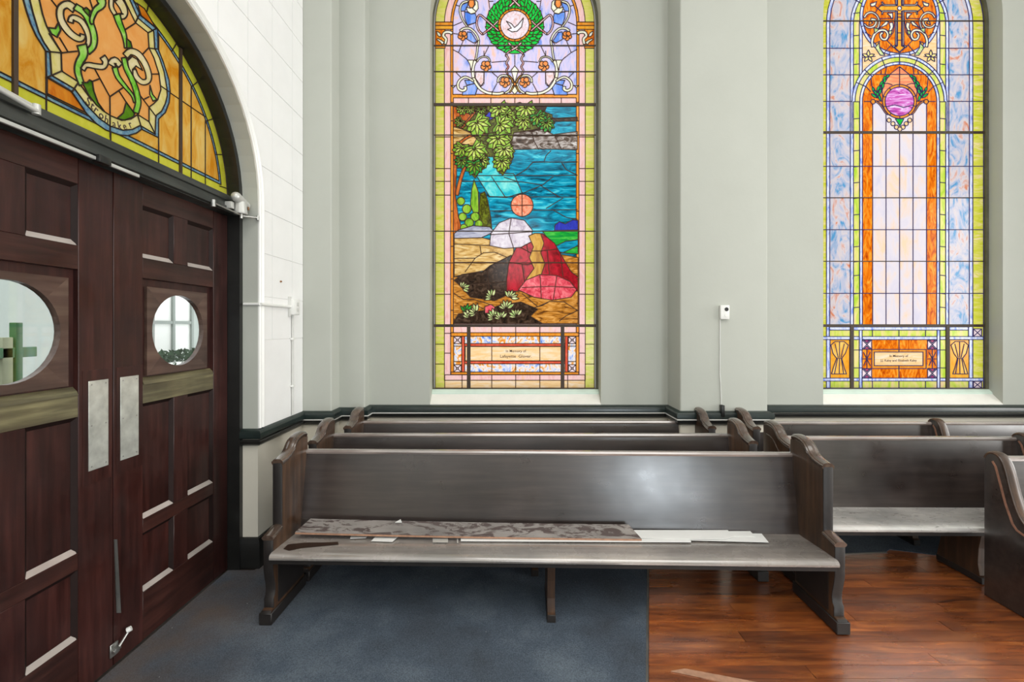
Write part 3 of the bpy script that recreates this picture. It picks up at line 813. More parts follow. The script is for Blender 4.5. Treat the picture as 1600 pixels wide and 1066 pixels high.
# ------------------------------------------------------------------ double doors
def yz(x, y, X):                                  # photo pixel on the plane X = const (left side)
    Y = F * (-X) / (CX - x); return (Y, H - (y - CY) * Y / F)
def door_leaf(name, sgn, label):
    root = empty(name, (XD, YC, 0.012)); tag(root, label, 'door', kind='structure')
    W, HT, TH = 0.882, 2.388, 0.045
    g = 0.002
    def T(u, v, d): return (-d, sgn * u, v - 0.012)      # u from the meeting edge, d depth into the leaf
    def bar(nm, u0, u1, v0, v1, d0, d1, mat, bev=0.002, par=None):
        lo = Vector(T(u0, v0, d1)); hi = Vector(T(u1, v1, d0))
        l = Vector((min(lo.x, hi.x), min(lo.y, hi.y), lo.z)); h = Vector((max(lo.x, hi.x), max(lo.y, hi.y), hi.z))
        return box(nm, l, h, mat, par or root, bev, 1)
    s0, m0, m1, s1 = 0.1765, 0.396, 0.508, 0.739
    top = 2.400
    bar('stile', g, s0, 0.012, top, 0, TH, M['door'])
    bar('stile', s1, W, 0.012, top, 0, TH, M['door'])
    rails = [(0.012, 0.263, 'door_rail'), (0.571, 0.645, 'door_rail'), (1.249, 1.350, 'door_glow'), (1.905, 2.012, 'door_rail'), (2.285, top, 'door_rail')]
    for a, b, mt in rails: bar('rail', s0, s1, a, b, 0.001, TH - .001, M[mt])
    for a, b in ((0.263, 0.571), (0.645, 1.249), (2.012, 2.285)): bar('mullion', m0, m1, a, b, 0.001, TH - .001, M['door'])
    for a, b in ((0.263, 0.571), (0.645, 1.249), (2.012, 2.285)):
        for u0, u1 in ((s0, m0), (m1, s1)):
            p = bar('panel', u0, u1, a, b, 0.018, 0.032, M['door'], 0)
            # bevelled moulding round the recessed panel
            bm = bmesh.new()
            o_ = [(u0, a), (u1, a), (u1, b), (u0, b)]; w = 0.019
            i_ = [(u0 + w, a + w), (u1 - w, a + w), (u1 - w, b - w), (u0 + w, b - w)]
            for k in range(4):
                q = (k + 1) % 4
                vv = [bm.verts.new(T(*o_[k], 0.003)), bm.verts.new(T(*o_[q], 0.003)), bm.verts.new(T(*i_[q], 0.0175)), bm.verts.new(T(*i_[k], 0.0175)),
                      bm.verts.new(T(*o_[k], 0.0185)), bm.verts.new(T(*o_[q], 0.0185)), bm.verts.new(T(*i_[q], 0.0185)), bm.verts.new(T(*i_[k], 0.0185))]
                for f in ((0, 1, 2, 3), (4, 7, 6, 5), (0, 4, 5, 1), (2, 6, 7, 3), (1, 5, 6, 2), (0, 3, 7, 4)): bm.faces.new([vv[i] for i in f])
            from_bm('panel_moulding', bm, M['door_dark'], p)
            bm = bmesh.new()
            prism_bm(bm, [(a + 0.0005, 0.004), (a + 0.019, 0.015), (a + 0.024, 0.0176), (a + 0.0005, 0.0176)], lambda v, d, u: T(u, v, d - 0.0009), u0 + 0.006, u1 - 0.004)
            from_bm('panel_ledge', bm, M['door_bead'], p)['label'] = 'ledge at the foot of the panel, its caught light painted pale'
    # square frame with the round light
    cu, cv, r = 0.4516, 1.630, 0.203
    bm = bmesh.new()
    plate(bm, [(s0, 1.350), (s1, 1.350), (s1, 1.905), (s0, 1.905)], [[(cu + 0.222 * math.cos(2 * PI * i / 40), cv + 0.222 * math.sin(2 * PI * i / 40)) for i in range(40)]],
          lambda u, v, d: T(u, v, d), 0.024, 0.034)
    rl = from_bm('round_light', bm, M['door'], root)
    # four mitred boards of the inner square
    q0, q1, r0, r1 = cu - 0.238, cu + 0.238, cv - 0.238, cv + 0.234
    for k, (ang, mt) in enumerate(((0, 'door_faded'), (90, 'door_faded'), (180, 'door_faded'), (270, 'door_faded'))):
        a0 = math.radians(ang - 45); a1 = math.radians(ang + 45)
        arc = [(cu + r * math.cos(a0 + (a1 - a0) * i / 10), cv + r * math.sin(a0 + (a1 - a0) * i / 10)) for i in range(11)]
        crn = {0: [(q1, r1), (q1, r0)], 90: [(q0, r1), (q1, r1)], 180: [(q0, r0), (q0, r1)], 270: [(q1, r0), (q0, r0)]}[ang]
        bm = bmesh.new(); prism_bm(bm, arc + crn, T, 0.008, 0.036)
        from_bm('mitred_board', bm, M[mt], rl)
    bm = bmesh.new()
    prism_bm(bm, [(cu + (r + 0.008) * math.cos(2 * PI * i / 40), cv + (r + .008) * math.sin(2 * PI * i / 40)) for i in range(40)], T, 0.024, 0.028)
    from_bm('pane', bm, M['clear'], rl)
    # projecting moulding at the foot of the light
    bm = bmesh.new()
    prism_bm(bm, [(1.348, -0.004), (1.366, 0.004), (1.384, 0.022), (1.348, 0.022)], lambda v, d, u: T(u, v, d), s0 + .004, s1 - .004)
    from_bm('moulding', bm, M['door_glow'], rl)
    # push plate with its screws
    pu = (0.0375, 0.146) if sgn > 0 else (0.030, 0.131)
    bar('scuffed_surround', pu[0] - 0.02, pu[1] + 0.028, 0.93, 1.452, -0.0012, 0.004, M['door'], 0)
    pp = bar('push_plate', pu[0], pu[1], 0.992, 1.402, -0.0035, -0.0010, M['alu'], 0.0006)
    for uu in (pu[0] + .014, pu[1] - .014):
        for vv in (1.385, 1.197, 1.010):
            bm = bmesh.new(); cylinder(bm, T(uu, vv, -0.003), T(uu, vv, -0.0052), 0.004, 0.003, 8)
            from_bm('screw', bm, M['steel'], pp)
    return root
door_1 = door_leaf('door_1', -1, 'dark mahogany door leaf cut by the left picture edge')
door_2 = door_leaf('door_2', 1, 'dark mahogany panelled door leaf hinged next to the white tiled wall')
# loose draught strip on the seam of the right leaf
bm = bmesh.new()
a = [yz(177, 843, XD), yz(181, 843, XD), yz(187, 958, XD), yz(181, 958, XD)]
prism_bm(bm, a, lambda u, v, d: (XD + d, u, v), 0.002, 0.007)
o = from_bm('draught_strip', bm, M['steel'], None); tag(o, 'loose grey draught strip hanging at the seam of the doors', 'draught strip')
# kick-down door holder
c = yz(176, 1016, XD)
root = tag(empty('door_holder', (XD + 0.004, c[0], c[1])), 'small metal kick-down holder at the foot of the doors', 'door holder')
box('bracket', (-0.002, -0.022, -0.028), (0.006, 0.022, 0.034), M['steel'], root, 0.002, 1)
bm = bmesh.new()
bbox(bm, (0.006, -0.016, -0.012), (0.022, 0.012, 0.012), 0.003)
cylinder(bm, (0.014, -0.02, 0), (0.014, 0.02, 0), 0.007)
from_bm('hinge', bm, M['steel'], root, True)
bm = bmesh.new(); cylinder(bm, (0.014, 0.008, 0.0), (0.026, 0.062, 0.058), 0.0055)
arm = from_bm('arm', bm, M['steel'], root, True)
bm = bmesh.new(); cylinder(bm, (0.022, 0.052, 0.060), (0.036, 0.060, 0.066), 0.013, 0.012, 14)
tip = from_bm('rubber_tip', bm, M['plastic'], root, True); tip['label'] = 'white round rubber tip'
# weather bar along the underside of the transom
X1 = -1.838
p0, p1, p2, p3 = yz(-60, 166, X1), yz(150, 252, X1), yz(165, 259, X1), yz(218, 281, X1)
zb = 2.404
def tube_obj(name, pts, r, mat, seg=10, parent=None):
    bm = bmesh.new()
    for a_, b_ in zip(pts[:-1], pts[1:]): cylinder(bm, a_, b_, r, None, seg)
    return from_bm(name, bm, mat, parent, True)
root = tag(empty('door_coordinator', (X1, YC, zb)), 'pale metal bar under the transom above the doors', 'door hardware')
box('bar', (-0.012, p0[0] - YC, -0.016), (0.002, p1[0] - YC, 0.0), M['closer'], root, 0.003)
box('bar', (-0.012, p2[0] - YC, -0.018), (0.002, p3[0] - YC, -0.002), M['closer'], root, 0.003)
k = box('catch', (-0.02, p1[0] - YC + .002, -0.022), (0.014, p2[0] - YC + 0.016, 0.012), M['frame_black'], root, 0.003); k['label'] = 'black catch'
# closer arm on the left leaf
a = yz(-40, 172, -1.80); b = yz(58, 172, -1.80)
root = tag(empty('closer_arm', (-1.80, b[0], b[1])), 'silver door closer arm at the left picture edge', 'door closer')
tube_obj('arm', [(0, -0.3, 0.035), (0, 0.0, -0.005)], 0.009, M['closer'], parent=root)
tube_obj('second_arm', [(-0.02, -0.3, 0.045), (-0.015, 0.004, 0.014)], 0.008, M['closer'], parent=root)
bm = bmesh.new(); cylinder(bm, (-0.005, 0.002, -0.016), (-0.005, 0.002, 0.022), 0.013, None, 14)
from_bm('pivot', bm, M['closer'], root, True)
# silver closer body on the right jamb
cb = yz(375, 318, -1.79)
root = tag(empty('door_closer', (-1.79, cb[0], cb[1])), 'silver door closer with bulbous body at the right end of the transom', 'door closer')
bm = bmesh.new()
cylinder(bm, (-0.004, -0.035, 0.034), (-0.004, 0.072, 0.006), 0.031, 0.028, 20)
bmesh.ops.create_uvsphere(bm, u_segments=16, v_segments=8, radius=0.031, matrix=Matrix.Translation((-0.004, -0.035, 0.034)))
bmesh.ops.create_uvsphere(bm, u_segments=16, v_segments=8, radius=0.028, matrix=Matrix.Translation((-0.004, 0.072, 0.006)))
from_bm('cylinder_body', bm, M['closer'], root, True)
bm = bmesh.new(); cylinder(bm, (-0.004, 0.014, 0.012), (-0.004, 0.014, -0.058), 0.036, 0.040, 20); cylinder(bm, (-0.004, 0.014, -0.058), (-0.004, 0.014, -0.066), 0.042, 0.040, 20)
from_bm('lower_body', bm, M['closer'], root, True)
box('bracket', (-0.066, -0.058, -0.045), (-0.02, -0.026, 0.0), M['closer'], root, 0.004)
bm = bmesh.new(); cylinder(bm, (0.03, 0.035, -0.024), (0.036, 0.040, -0.024), 0.012, 0.011, 12)
k = from_bm('opening', bm, M['rust'], root); k['label'] = 'rusty hole in the body'
bm = bmesh.new(); cylinder(bm, (0, 0.014, -0.066), (0, 0.014, -0.095), 0.010)
cylinder(bm, (0, 0.014, -0.074), (-0.045, -0.20, -0.050), 0.006); cylinder(bm, (-0.045, -0.20, -0.074), (-0.045, -0.20, -0.032), 0.014)
cylinder(bm, (0, 0.014, -0.078), (0.055, 0.11, -0.068), 0.008); cylinder(bm, (0.055, 0.11, -0.085), (0.055, 0.11, -0.055), 0.010)
from_bm('arm', bm, M['steel'], root, True)

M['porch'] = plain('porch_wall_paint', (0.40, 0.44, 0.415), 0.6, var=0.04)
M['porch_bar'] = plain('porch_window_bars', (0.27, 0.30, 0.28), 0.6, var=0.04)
# ------------------------------------------------------------------ porch seen through the round lights
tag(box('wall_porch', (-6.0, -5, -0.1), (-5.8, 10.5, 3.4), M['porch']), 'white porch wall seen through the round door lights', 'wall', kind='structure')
def porch_window(name, y, z, w, h, label):
    root = tag(empty(name, (-5.8, y, z)), label, 'window', kind='structure')
    for i in range(3): box('bar', (0.0, -w / 2 + i * w / 2 - .025, 0), (0.05, -w / 2 + i * w / 2 + .025, h), M['porch_bar'], root)
    for k in (0, .36, 1): box('cross_bar', (0.0, -w / 2, k * h - .025), (0.045, w / 2, k * h + .025), M['porch_bar'], root)
    for i in range(2):
        for k0, k1 in ((0, .36), (.36, 1)):
            box('pane', (0.0, -w / 2 + i * w / 2 + .025, k0 * h + .025), (0.012, -w / 2 + (i + 1) * w / 2 - .025, k1 * h - .025), M['paper'], root)
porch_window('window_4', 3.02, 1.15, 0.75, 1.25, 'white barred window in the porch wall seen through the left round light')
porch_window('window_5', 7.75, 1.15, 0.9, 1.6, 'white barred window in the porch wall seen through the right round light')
M['green_paint'] = plain('green_post_paint', (0.03, 0.16, 0.05), 0.4)
M['beige'] = plain('beige_post', (0.42, 0.44, 0.30), 0.5)
M['orange_pot'] = plain('orange_glaze', (0.75, 0.20, 0.03), 0.4)
M['foliage'] = plain('dark_foliage', (0.02, 0.05, 0.02), 0.7, var=0.5, scale=20)
root = tag(empty('rail_post', (-3.4, 3.12, 0)), 'green post with a crossbar seen through the left round light', 'post')
box('post', (-0.025, -0.022, 0), (0.025, 0.022, 1.68), M['green_paint'], root, 0.004)
box('side_post', (-0.03, -0.10, 0), (0.02, -0.035, 1.58), M['beige'], root, 0.004)
box('crossbar', (-0.02, -0.7, 1.44), (0.02, 0.12, 1.51), M['green_paint'], root, 0.004)
def pot(name, loc, s, label):
    root = tag(empty(name, loc), label, 'flower pot')
    bm = bmesh.new()
    cylinder(bm, (0, 0, 0), (0, 0, .9 * s), 0.35 * s, 0.5 * s, 18); cylinder(bm, (0, 0, .9 * s), (0, 0, 1.0 * s), 0.56 * s, 0.56 * s, 18)
    from_bm('pot', bm, M['orange_pot'], root, True)
    bm = bmesh.new(); cylinder(bm, (0, 0, -loc[2] + 0.0), (0, 0, 0), 0.5 * s, 0.4 * s, 16)
    from_bm('stand', bm, M['plastic'], root, True)
pot('flower_pot', (-4.6, 4.75, 1.22), 0.16, 'small orange pot on a white stand seen through the left round light')
pot('flower_pot', (-4.6, 7.05, 1.36), 0.13, 'small orange pot on a white stand seen through the right round light')
def hedge(loc, n, sp, label):
    bm = bmesh.new(); rr = random.Random(3)
    for i in range(n):
        p = Vector((rr.uniform(-.15, .15), rr.uniform(-sp, sp), 1.18 + rr.uniform(-.10, .10)))
        d = Vector((rr.uniform(-1, 1), rr.uniform(-1, 1), rr.uniform(-1, 1))).normalized() * 0.05
        e = d.orthogonal().normalized() * 0.022
        f = [bm.verts.new(q) for q in (p - d, p + e, p + d, p - e)]; bm.faces.new(f)
    root = tag(empty('planter', loc), label, 'planter')
    from_bm('leaves', bm, M['foliage'], root)['kind'] = 'stuff'
    box('trough', (-.14, -sp, 0), (.14, sp, 1.12), M['plastic'], root, 0.01)
hedge((-5.2, 7.2, 0.0), 420, 0.85, 'dark leafy plants in a white trough seen through the right round light')
# ------------------------------------------------------------------ stained glass windows
def crop(ox, oy, s): return lambda x, y: (ox + x / s, oy + y / s)
def wz(x, y): return ((x - CX) * YG / F, H - (y - CY) * YG / F)
ARC_Y = 38.0

def arch_px(c, hw, ybot, ys=ARC_Y, n=28):
    return [(c + hw, ybot), (c - hw, ybot)] + [(c - hw * math.cos(PI * i / n), ys - hw * math.sin(PI * i / n)) for i in range(n + 1)]

def window_extras(root, base, W, c, hw, bars, vbars, ctr):
    """timber frame, sills, saddle bars"""
    bm = bmesh.new()
    def to3(u, v, d): return (u - base[0], YG + d - base[1], v - base[2])
    o_ = arch(W[0] - .02, W[1] + .02, ZSILL, ZSPR, 40); i_ = [wz(*p) for p in arch_px(c, hw - 0.2, 606.8)]
    plate(bm, o_, [i_], to3, -0.022, 0.06)
    from_bm('frame', bm, M['win_frame'], root)
    bm = bmesh.new()
    z1 = wz(0, 608)[1]; z0 = wz(0, 613)[1]
    prism_bm(bm, [(YG - .055, z0 - .03), (YG - .055, z0), (YG - .045, z0 + .012), (YG - .02, z1 + .002), (YG + .0, z1 + .002), (YG + .0, z0 - .03)],
             lambda u, v, d: (d - base[0], u - base[1], v - base[2]), W[0] + .001, W[1] - .001)
    from_bm('timber_sill', bm, M['mint'], root)['label'] = 'mint green painted timber sill'
    bm = bmesh.new()
    prism_bm(bm, [(YW - .001, ZSILL - .004), (YW - .001, ZSILL + .004), (YG - .05, z0 - .006), (YG + .03, z0), (YG + .03, ZSILL - .004)],
             lambda u, v, d: (d - base[0], u - base[1], v - base[2]), W[0] + .0005, W[1] - .0005)
    from_bm('sloped_sill', bm, M['sill'], root)
    for y, t in bars:
        v = wz(0, y)[1]; u0 = wz(c - hw, 0)[0]; u1 = wz(c + hw, 0)[0]
        if y < ARC_Y:
            e = hw - math.sqrt(hw * hw - (ARC_Y - y) ** 2); u0 += e * YG / F; u1 -= e * YG / F
        box('saddle_bar', (u0 - base[0], -0.010, v - t / 2 - base[2]), (u1 - base[0], -0.0015, v + t / 2 - base[2]), M['bar'], root, 0.001, 1)
    for x, y0, y1, t in vbars:
        u = wz(x, 0)[0]
        box('upright_bar', (u - t / 2 - base[0], -0.014, wz(0, y1)[1] - base[2]), (u + t / 2 - base[0], -0.0015, wz(0, y0)[1] - base[2]), M['bar'], root, 0.002, 1)

# ---- window 1: wreath and dove above, garden picture below
C1 = 804.4
base1 = (wz(C1, 0)[0], YG, ZSILL)
win1 = tag(empty('window_1', base1), 'tall stained glass window with green wreath and a teal garden picture', 'window', kind='structure')
g = Glass(wz)
m1 = lambda p: (2 * C1 - p[0], p[1])
def both(fn, pts, *a, **k):
    fn(pts, *a, **k)
g.P('yellow', arch_px(C1, 124.2, 606.5))
g.P('pink', arch_px(C1, 110, 594.5))
g.P('amber', arch_px(C1, 100.3, 160))
g.P('lavender', arch_px(C1, 96.6, 147.5))
g.P('amber', [(C1 - 100.3, 160), (C1 + 100.3, 160), (C1 + 100.3, 585.5), (C1 - 100.3, 585.5)])
g.rect('pink', 708.5, 153, 900.3, 162)
for x in (732, 767, 804.4, 843, 877): g.L([(x, 153), (x, 163)])
# capitals
for s in (0, 1):
    mm = (lambda p: p) if s == 0 else m1
    t1 = crop(670, 0, 11.43); t2 = crop(670, 80, 11.43)
    A = lambda pts, t: [mm(t(*p)) for p in pts]
    if s == 0:
        g.rect('amber', 680.2, 34.5, 707.6, 40); g.rect('flamegold', 680.2, 40, 707.6, 46); g.rect('flame', 680.2, 46, 695.5, 71); g.rect('amber', 680.2, 71, 695.5, 75.5)
    else:
        g.P('amber', [m1((680.2, 34.5)), m1((707.6, 34.5)), m1((707.6, 40)), m1((680.2, 40))]); g.P('flamegold', [m1((680.2, 40)), m1((707.6, 40)), m1((707.6, 46)), m1((680.2, 46))])
        g.P('flame', [m1((680.2, 46)), m1((695.5, 46)), m1((695.5, 71)), m1((680.2, 71))]); g.P('amber', [m1((680.2, 71)), m1((695.5, 71)), m1((695.5, 75.5)), m1((680.2, 75.5))])
    g.ribbon('cream', A([(290, 790), (310, 700), (260, 640), (290, 580), (370, 575), (420, 600)], t1), 4.0, 4.5)
    g.ribbon('cream', A([(150, 700), (220, 740), (260, 780)], t1), 2.5, 5)
    g.leaf('cream', *mm(t1(215, 660)), (-2.2 if s == 0 else -0.94), 11, 5)
    # blue fields
    g.P('blue', A([(560, 200), (580, 90), (700, 40), (690, 120), (640, 200)], t1))
    g.P('blue', A([(640, 210), (640, 320), (690, 450), (840, 405), (850, 300), (830, 240), (760, 250), (690, 220)], t1))
    g.P('blue', A([(690, 570), (760, 580), (860, 740), (800, 770), (680, 700)], t1))
    g.P('blue', A([(640, 520), (780, 520), (820, 575), (680, 610)], t2))
    g.P('blue', A([(680, 615), (820, 578), (870, 660), (830, 780), (600, 783), (600, 715), (660, 690)], t2))
    g.P('pearl', A([(840, 370), (830, 480), (930, 620), (980, 560), (985, 380)], t2))
    for ln in ([(440, 460), (590, 395)], [(690, 460), (840, 405)], [(430, 600), (525, 610)], [(425, 885), (530, 940), (680, 1060)], [(610, 740), (530, 940)],
               [(1075, 815), (985, 1000)], [(480, 90), (545, 110)], [(1070, 25), (1150, 25)], [(1060, -60), (1090, 160)], [(425, 820), (1250, 820)]):
        g.L(A(ln, t1))
    for ln in ([(640, 110), (700, 170), (745, 260), (745, 340)], [(430, 375), (780, 375)], [(820, 375), (1380, 375)], [(490, 385), (575, 470)], [(600, 715), (600, 790)], [(870, 660), (830, 790)],
               [(990, 380), (985, 590)], [(1130, 380), (1245, 480)], [(1215, 580), (1130, 740)], [(1120, 200), (1370, 180)], [(985, 0), (985, 95)], [(1490, 375), (1430, 375)]):
        g.L(A(ln, t2))
    g.ribbon('cream', A([(700, 20), (600, 60), (555, 170), (585, 310), (640, 410), (700, 490)], t1), 3.2, 2.2)
    g.P('cream', A([(670, 130), (690, 200), (750, 250), (830, 230), (885, 150), (875, 40), (820, -20), (830, 80), (790, 140), (730, 145)], t1))
    g.P('petal', A([(720, 0), (710, 90), (740, 140), (790, 135), (815, 80), (805, 0)], t1))
    g.L(A([(780, 150), (850, 210)], t1))
    g.ribbon('cream', A([(560, 555), (630, 510), (730, 510), (815, 575), (870, 660), (890, 745), (870, 850), (860, 950), (835, 1070)], t1), 3.6, 2.6)
    g.ribbon('cream', A([(835, 170), (795, 260), (785, 360), (800, 480), (855, 590), (930, 680), (1040, 740), (1130, 755), (1250, 760), (1340, 740)], t2), 4.8, 4.0)
    g.L(A([(770, 480), (830, 470)], t2)); g.L(A([(915, 640), (975, 600)], t2)); g.L(A([(1130, 720), (1130, 790)], t2)); g.L(A([(820, 790), (890, 720)], t1))
    g.P('cream', A([(690, 160), (800, 160), (780, 260), (762, 345), (730, 230)], t2))
    g.ribbon('cream', A([(860, 190), (900, 130), (980, 98), (1060, 120), (1095, 190)], t2), 2.2, 2.2)
    g.ribbon('cream', A([(1235, 560), (1245, 490), (1300, 440), (1400, 445), (1480, 500), (1490, 600), (1440, 700), (1360, 755)], t2), 3.0, 3.0)
    g.ribbon('cream', A([(800, 540), (720, 485), (640, 465), (560, 515), (520, 590), (535, 670), (600, 705), (655, 680), (650, 630)], t2), 3.0, 4.6)
    g.P('cream', A([(390, 610), (440, 622), (485, 610), (440, 655)], t2))
    g.flower(*mm(t1(605, 640)), 7.6); g.flower(*mm(t2(1020, 265)), 8.4); g.flower(*mm(t2(1360, 555)), 8.4)
    if s == 1:
        g.P('cream', [t2(1535, 262), t2(1600, 340), t2(1535, 570), t2(1470, 340)])
        g.rect('amber', 802.6, 129, 806.2, 134)
        g.P('cream', [t2(1535, 620), t2(1590, 710), t2(1535, 775), t2(1480, 710)])
        g.L([(C1, 86), (C1, 103)])
    g.ribbon('gold', A([(1510, 570), (1470, 480), (1415, 430)], t2), 2.4, 2.0)
    g.ribbon('gold', A([(1510, 620), (1480, 690), (1440, 740)], t2), 2.4, 2.0)
# wreath: three rows of leaves, ring, medallion
g.circle('leafgreen', C1, 39, 45, 48)
for row_, (r0, n, ln, wd) in enumerate(((37.5, 22, 13, 6.6), (31.5, 20, 13, 6.4), (25.5, 16, 11, 5.6))):
    for i in range(n):
        a = 2 * PI * (i + 0.5 * row_) / n
        if i * 2 >= n: d = a - PI / 2 - 0.35
        else: d = a + PI / 2 + 0.35
        g.leaf('leafgreen', C1 + r0 * math.cos(a), 39 + r0 * math.sin(a), a + (0.95 if math.cos(a) < 0 else -0.95) * (-1 if row_ == 9 else 1), ln, wd)
for s in (0, 1):
    mm = (lambda p: p) if s == 0 else m1
    t1 = crop(670, 0, 11.43); t2 = crop(670, 80, 11.43)
    A = lambda pts, t: [mm(t(*p)) for p in pts]
    g.ribbon('ribbon', A([(1240, 370), (1130, 480), (960, 615)], t1), 2.6)
    g.ribbon('ribbon', A([(960, 615), (890, 540), (855, 420), (880, 300), (930, 275), (1040, 370), (1160, 475), (1250, 555)], t1), 2.6)
    g.ribbon('ribbon', A([(1440, 120), (1540, 20), (1600, -40)], t1), 3)
    g.ribbon('ribbon', A([(1420, 760), (1500, 840), (1600, 900)], t1), 3)
    g.ribbon('ribbon', A([(1480, 890), (1400, 950), (1380, 1010)], t1), 2.4)
    g.ribbon('ribbon', A([(1375, 60), (1420, 140), (1385, 210), (1420, 280), (1385, 350), (1410, 410)], t2), 2.4)
g.circle('amber', C1, 39, 26, 40)
for i in range(16):
    a = 2 * PI * i / 16; g.L([(C1 + 22 * math.cos(a), 39 + 22 * math.sin(a)), (C1 + 26.5 * math.cos(a), 39 + 26.5 * math.sin(a))])
g.circle('pearl', C1, 39, 22.4, 36)
g.P('dove', [(791, 33), (799, 37), (804, 43), (809, 39), (818, 28), (815, 42), (808, 49), (800, 50), (793, 46), (799, 44)])

# picture panel: a generic garden landscape in the colours of the glass
x0, x1, y0, y1 = 708.5, 900.3, 166.5, 506
g.rect('sky', x0, y0, x1, y1)
tp = crop(660, 140, 5.33); tq = crop(660, 290, 5.33); tr = crop(660, 440, 5.33)
for ln in ([(380, 390), (1290, 385)],): g.L(ln, tp)
g.P('skylight', [(470, 500), (590, 510), (640, 700), (760, 700), (830, 860), (700, 900), (560, 890), (440, 700)], tp)
for ln in ([(460, 717), (1290, 715)], [(330, 765), (820, 768), (1000, 795)], [(575, 725), (690, 895)], [(550, 893), (1290, 897)], [(780, 715), (860, 670), (920, 605), (1290, 603)],
           [(1015, 595), (1030, 550), (1070, 510)], [(680, 730), (800, 770)], [(1090, 725), (1000, 795), (835, 865)], [(985, 800), (1140, 895)], [(1160, 610), (1200, 670), (1290, 712)],
           [(565, 1012), (1290, 1000)], [(1170, 905), (1030, 990)], [(1090, 1005), (1200, 1066), (1290, 1080)], [(1090, 250), (1290, 255)]): g.L(ln, tp)
g.P('shadow', [(690, 130), (1040, 130), (1010, 200), (1100, 240), (1290, 230), (1290, 262), (1090, 265), (1060, 360), (690, 380)], tp)
g.P('cloud', [(690, 380), (800, 335), (900, 350), (1000, 330), (1090, 375), (1290, 350), (1290, 500), (1000, 495), (760, 500), (700, 470)], tp)
for ln in ([(910, 345), (930, 430), (970, 500)], [(1105, 390), (1160, 500)], [(700, 388), (1290, 386)]): g.L(ln, tp)
# foliage ground and tree
g.P('olive', [(255, 130), (860, 130), (1080, 210), (1085, 300), (1000, 320), (900, 340), (760, 360), (740, 470), (760, 560), (720, 640), (670, 715), (600, 640), (590, 560), (520, 560), (530, 650), (480, 680), (440, 740), (370, 660), (290, 640), (260, 560)], tp)
g.P('trunk', [(258, 140), (440, 180), (430, 200), (320, 330), (300, 300), (258, 320)], tp)
g.P('indigo', [(525, 215), (560, 180), (620, 205), (600, 235), (535, 270)], tp)
g.P('rock', [(258, 310), (330, 330), (400, 360), (460, 420), (440, 470), (300, 450), (258, 460)], tp)
g.ribbon('trunk', [(440, 185), (330, 320)], 3.4, 3.0, tp); g.ribbon('trunk', [(520, 375), (390, 390), (270, 480)], 3.0, 4.6, tp)
g.ribbon('trunk', [(365, 610), (320, 740), (285, 880)], 4.6, 5.6, tp)
g.P('trunk', [(258, 480), (285, 500), (285, 700), (275, 880), (300, 1060), (340, 1200), (258, 1230)], tp)
def spray(cx, cy, r, a0, a1, n, mat, t, ln=1.0, wd=.34):
    x, y = t(cx, cy)
    for i in range(n):
        a = a0 + (a1 - a0) * i / (n - 1)
        L_ = r * (0.85 + 0.3 * random.random()) * ln
        g.leaf(mat, x + L_ * .12 * math.cos(a), y + L_ * .12 * math.sin(a), a, L_, L_ * wd)
def vine_leaf(cx, cy, r, ang, mats, t):
    """lobed leaf: a jagged blade with lighter leaflets fanning from its stalk"""
    x, y = t(cx, cy); n = 9
    pts = []
    for i in range(n * 2):
        a = ang - 2.3 + 4.6 * i / (n * 2 - 1)
        rr = r * (1.0 if i % 2 == 0 else 0.80) * (0.72 + 0.42 * math.cos((a - ang) * 0.62) ** 2)
        pts.append((x + rr * math.cos(a), y + rr * math.sin(a)))
    pts.append((x - r * .18 * math.cos(ang), y - r * .18 * math.sin(ang)))
    g.P(mats[0], pts)
    for i in range(7):
        a = ang - 1.75 + 3.5 * i / 6
        L_ = r * (0.70 + 0.40 * math.cos((a - ang) * 0.6) ** 2) * .82
        g.leaf(mats[1], x + L_ * .08 * math.cos(a), y + L_ * .08 * math.sin(a), a, L_, L_ * .30)
IV, ID = ('cypress', 'ivy'), ('ivydark', 'cypress')
for cx, cy, r, an, mm_ in ((330, 150, 11, 1.4, IV), (400, 150, 10, 1.8, IV), (490, 160, 12, 1.5, ('olive', 'cypress')), (320, 260, 10, 2.4, IV), (450, 270, 23, 0.9, IV), (640, 150, 20, 1.35, IV), (700, 210, 17, 1.2, IV), (640, 290, 21, 0.25, IV),
                           (860, 145, 20, 1.5, IV), (840, 250, 16, 1.6, IV), (960, 220, 17, 1.1, ID), (1030, 270, 15, 1.3, ID), (630, 400, 23, 1.4, IV), (680, 490, 19, 1.5, IV), (660, 590, 17, 1.5, IV),
                           (330, 480, 16, 1.9, IV), (430, 490, 22, 1.0, IV), (490, 580, 14, 1.2, IV), (325, 585, 13, 1.6, ID), (430, 620, 17, 1.5, ID)):
    vine_leaf(cx, cy, r, an, mm_, tp)
for ln in ([(255, 395), (380, 390)],): g.L(ln, tp)
# slopes, cypresses, bushes
g.P('cypress', [(430, 750), (465, 850), (470, 1020), (430, 1040), (400, 960), (410, 840)], tp)
g.P('olive', [(480, 870), (520, 850), (545, 930), (570, 1066), (580, 1180), (430, 1180), (470, 1040)], tp)
for cx, cy, r in ((370, 995, 9), (335, 1060, 8), (440, 1060, 9), (390, 1110, 9), (470, 1120, 8), (320, 930, 8), (345, 1150, 7)): g.circle('cypress', *tp(cx, cy), r * .8, 10)
g.P('indigo', [(1105, 330), (1140, 300), (1190, 320), (1250, 285), (1296, 290), (1296, 370), (1100, 375)], tq)
g.P('hills', [(1000, 380), (1296, 375), (1296, 570), (1110, 560), (1050, 450)], tq)
g.P('sky', [(1100, 510), (1190, 465), (1296, 450), (1296, 500), (1170, 560), (1110, 545)], tq)
g.P('earth', [(1080, 560), (1296, 600), (1296, 1150), (258, 1150), (258, 760), (700, 760), (900, 700)], tq)
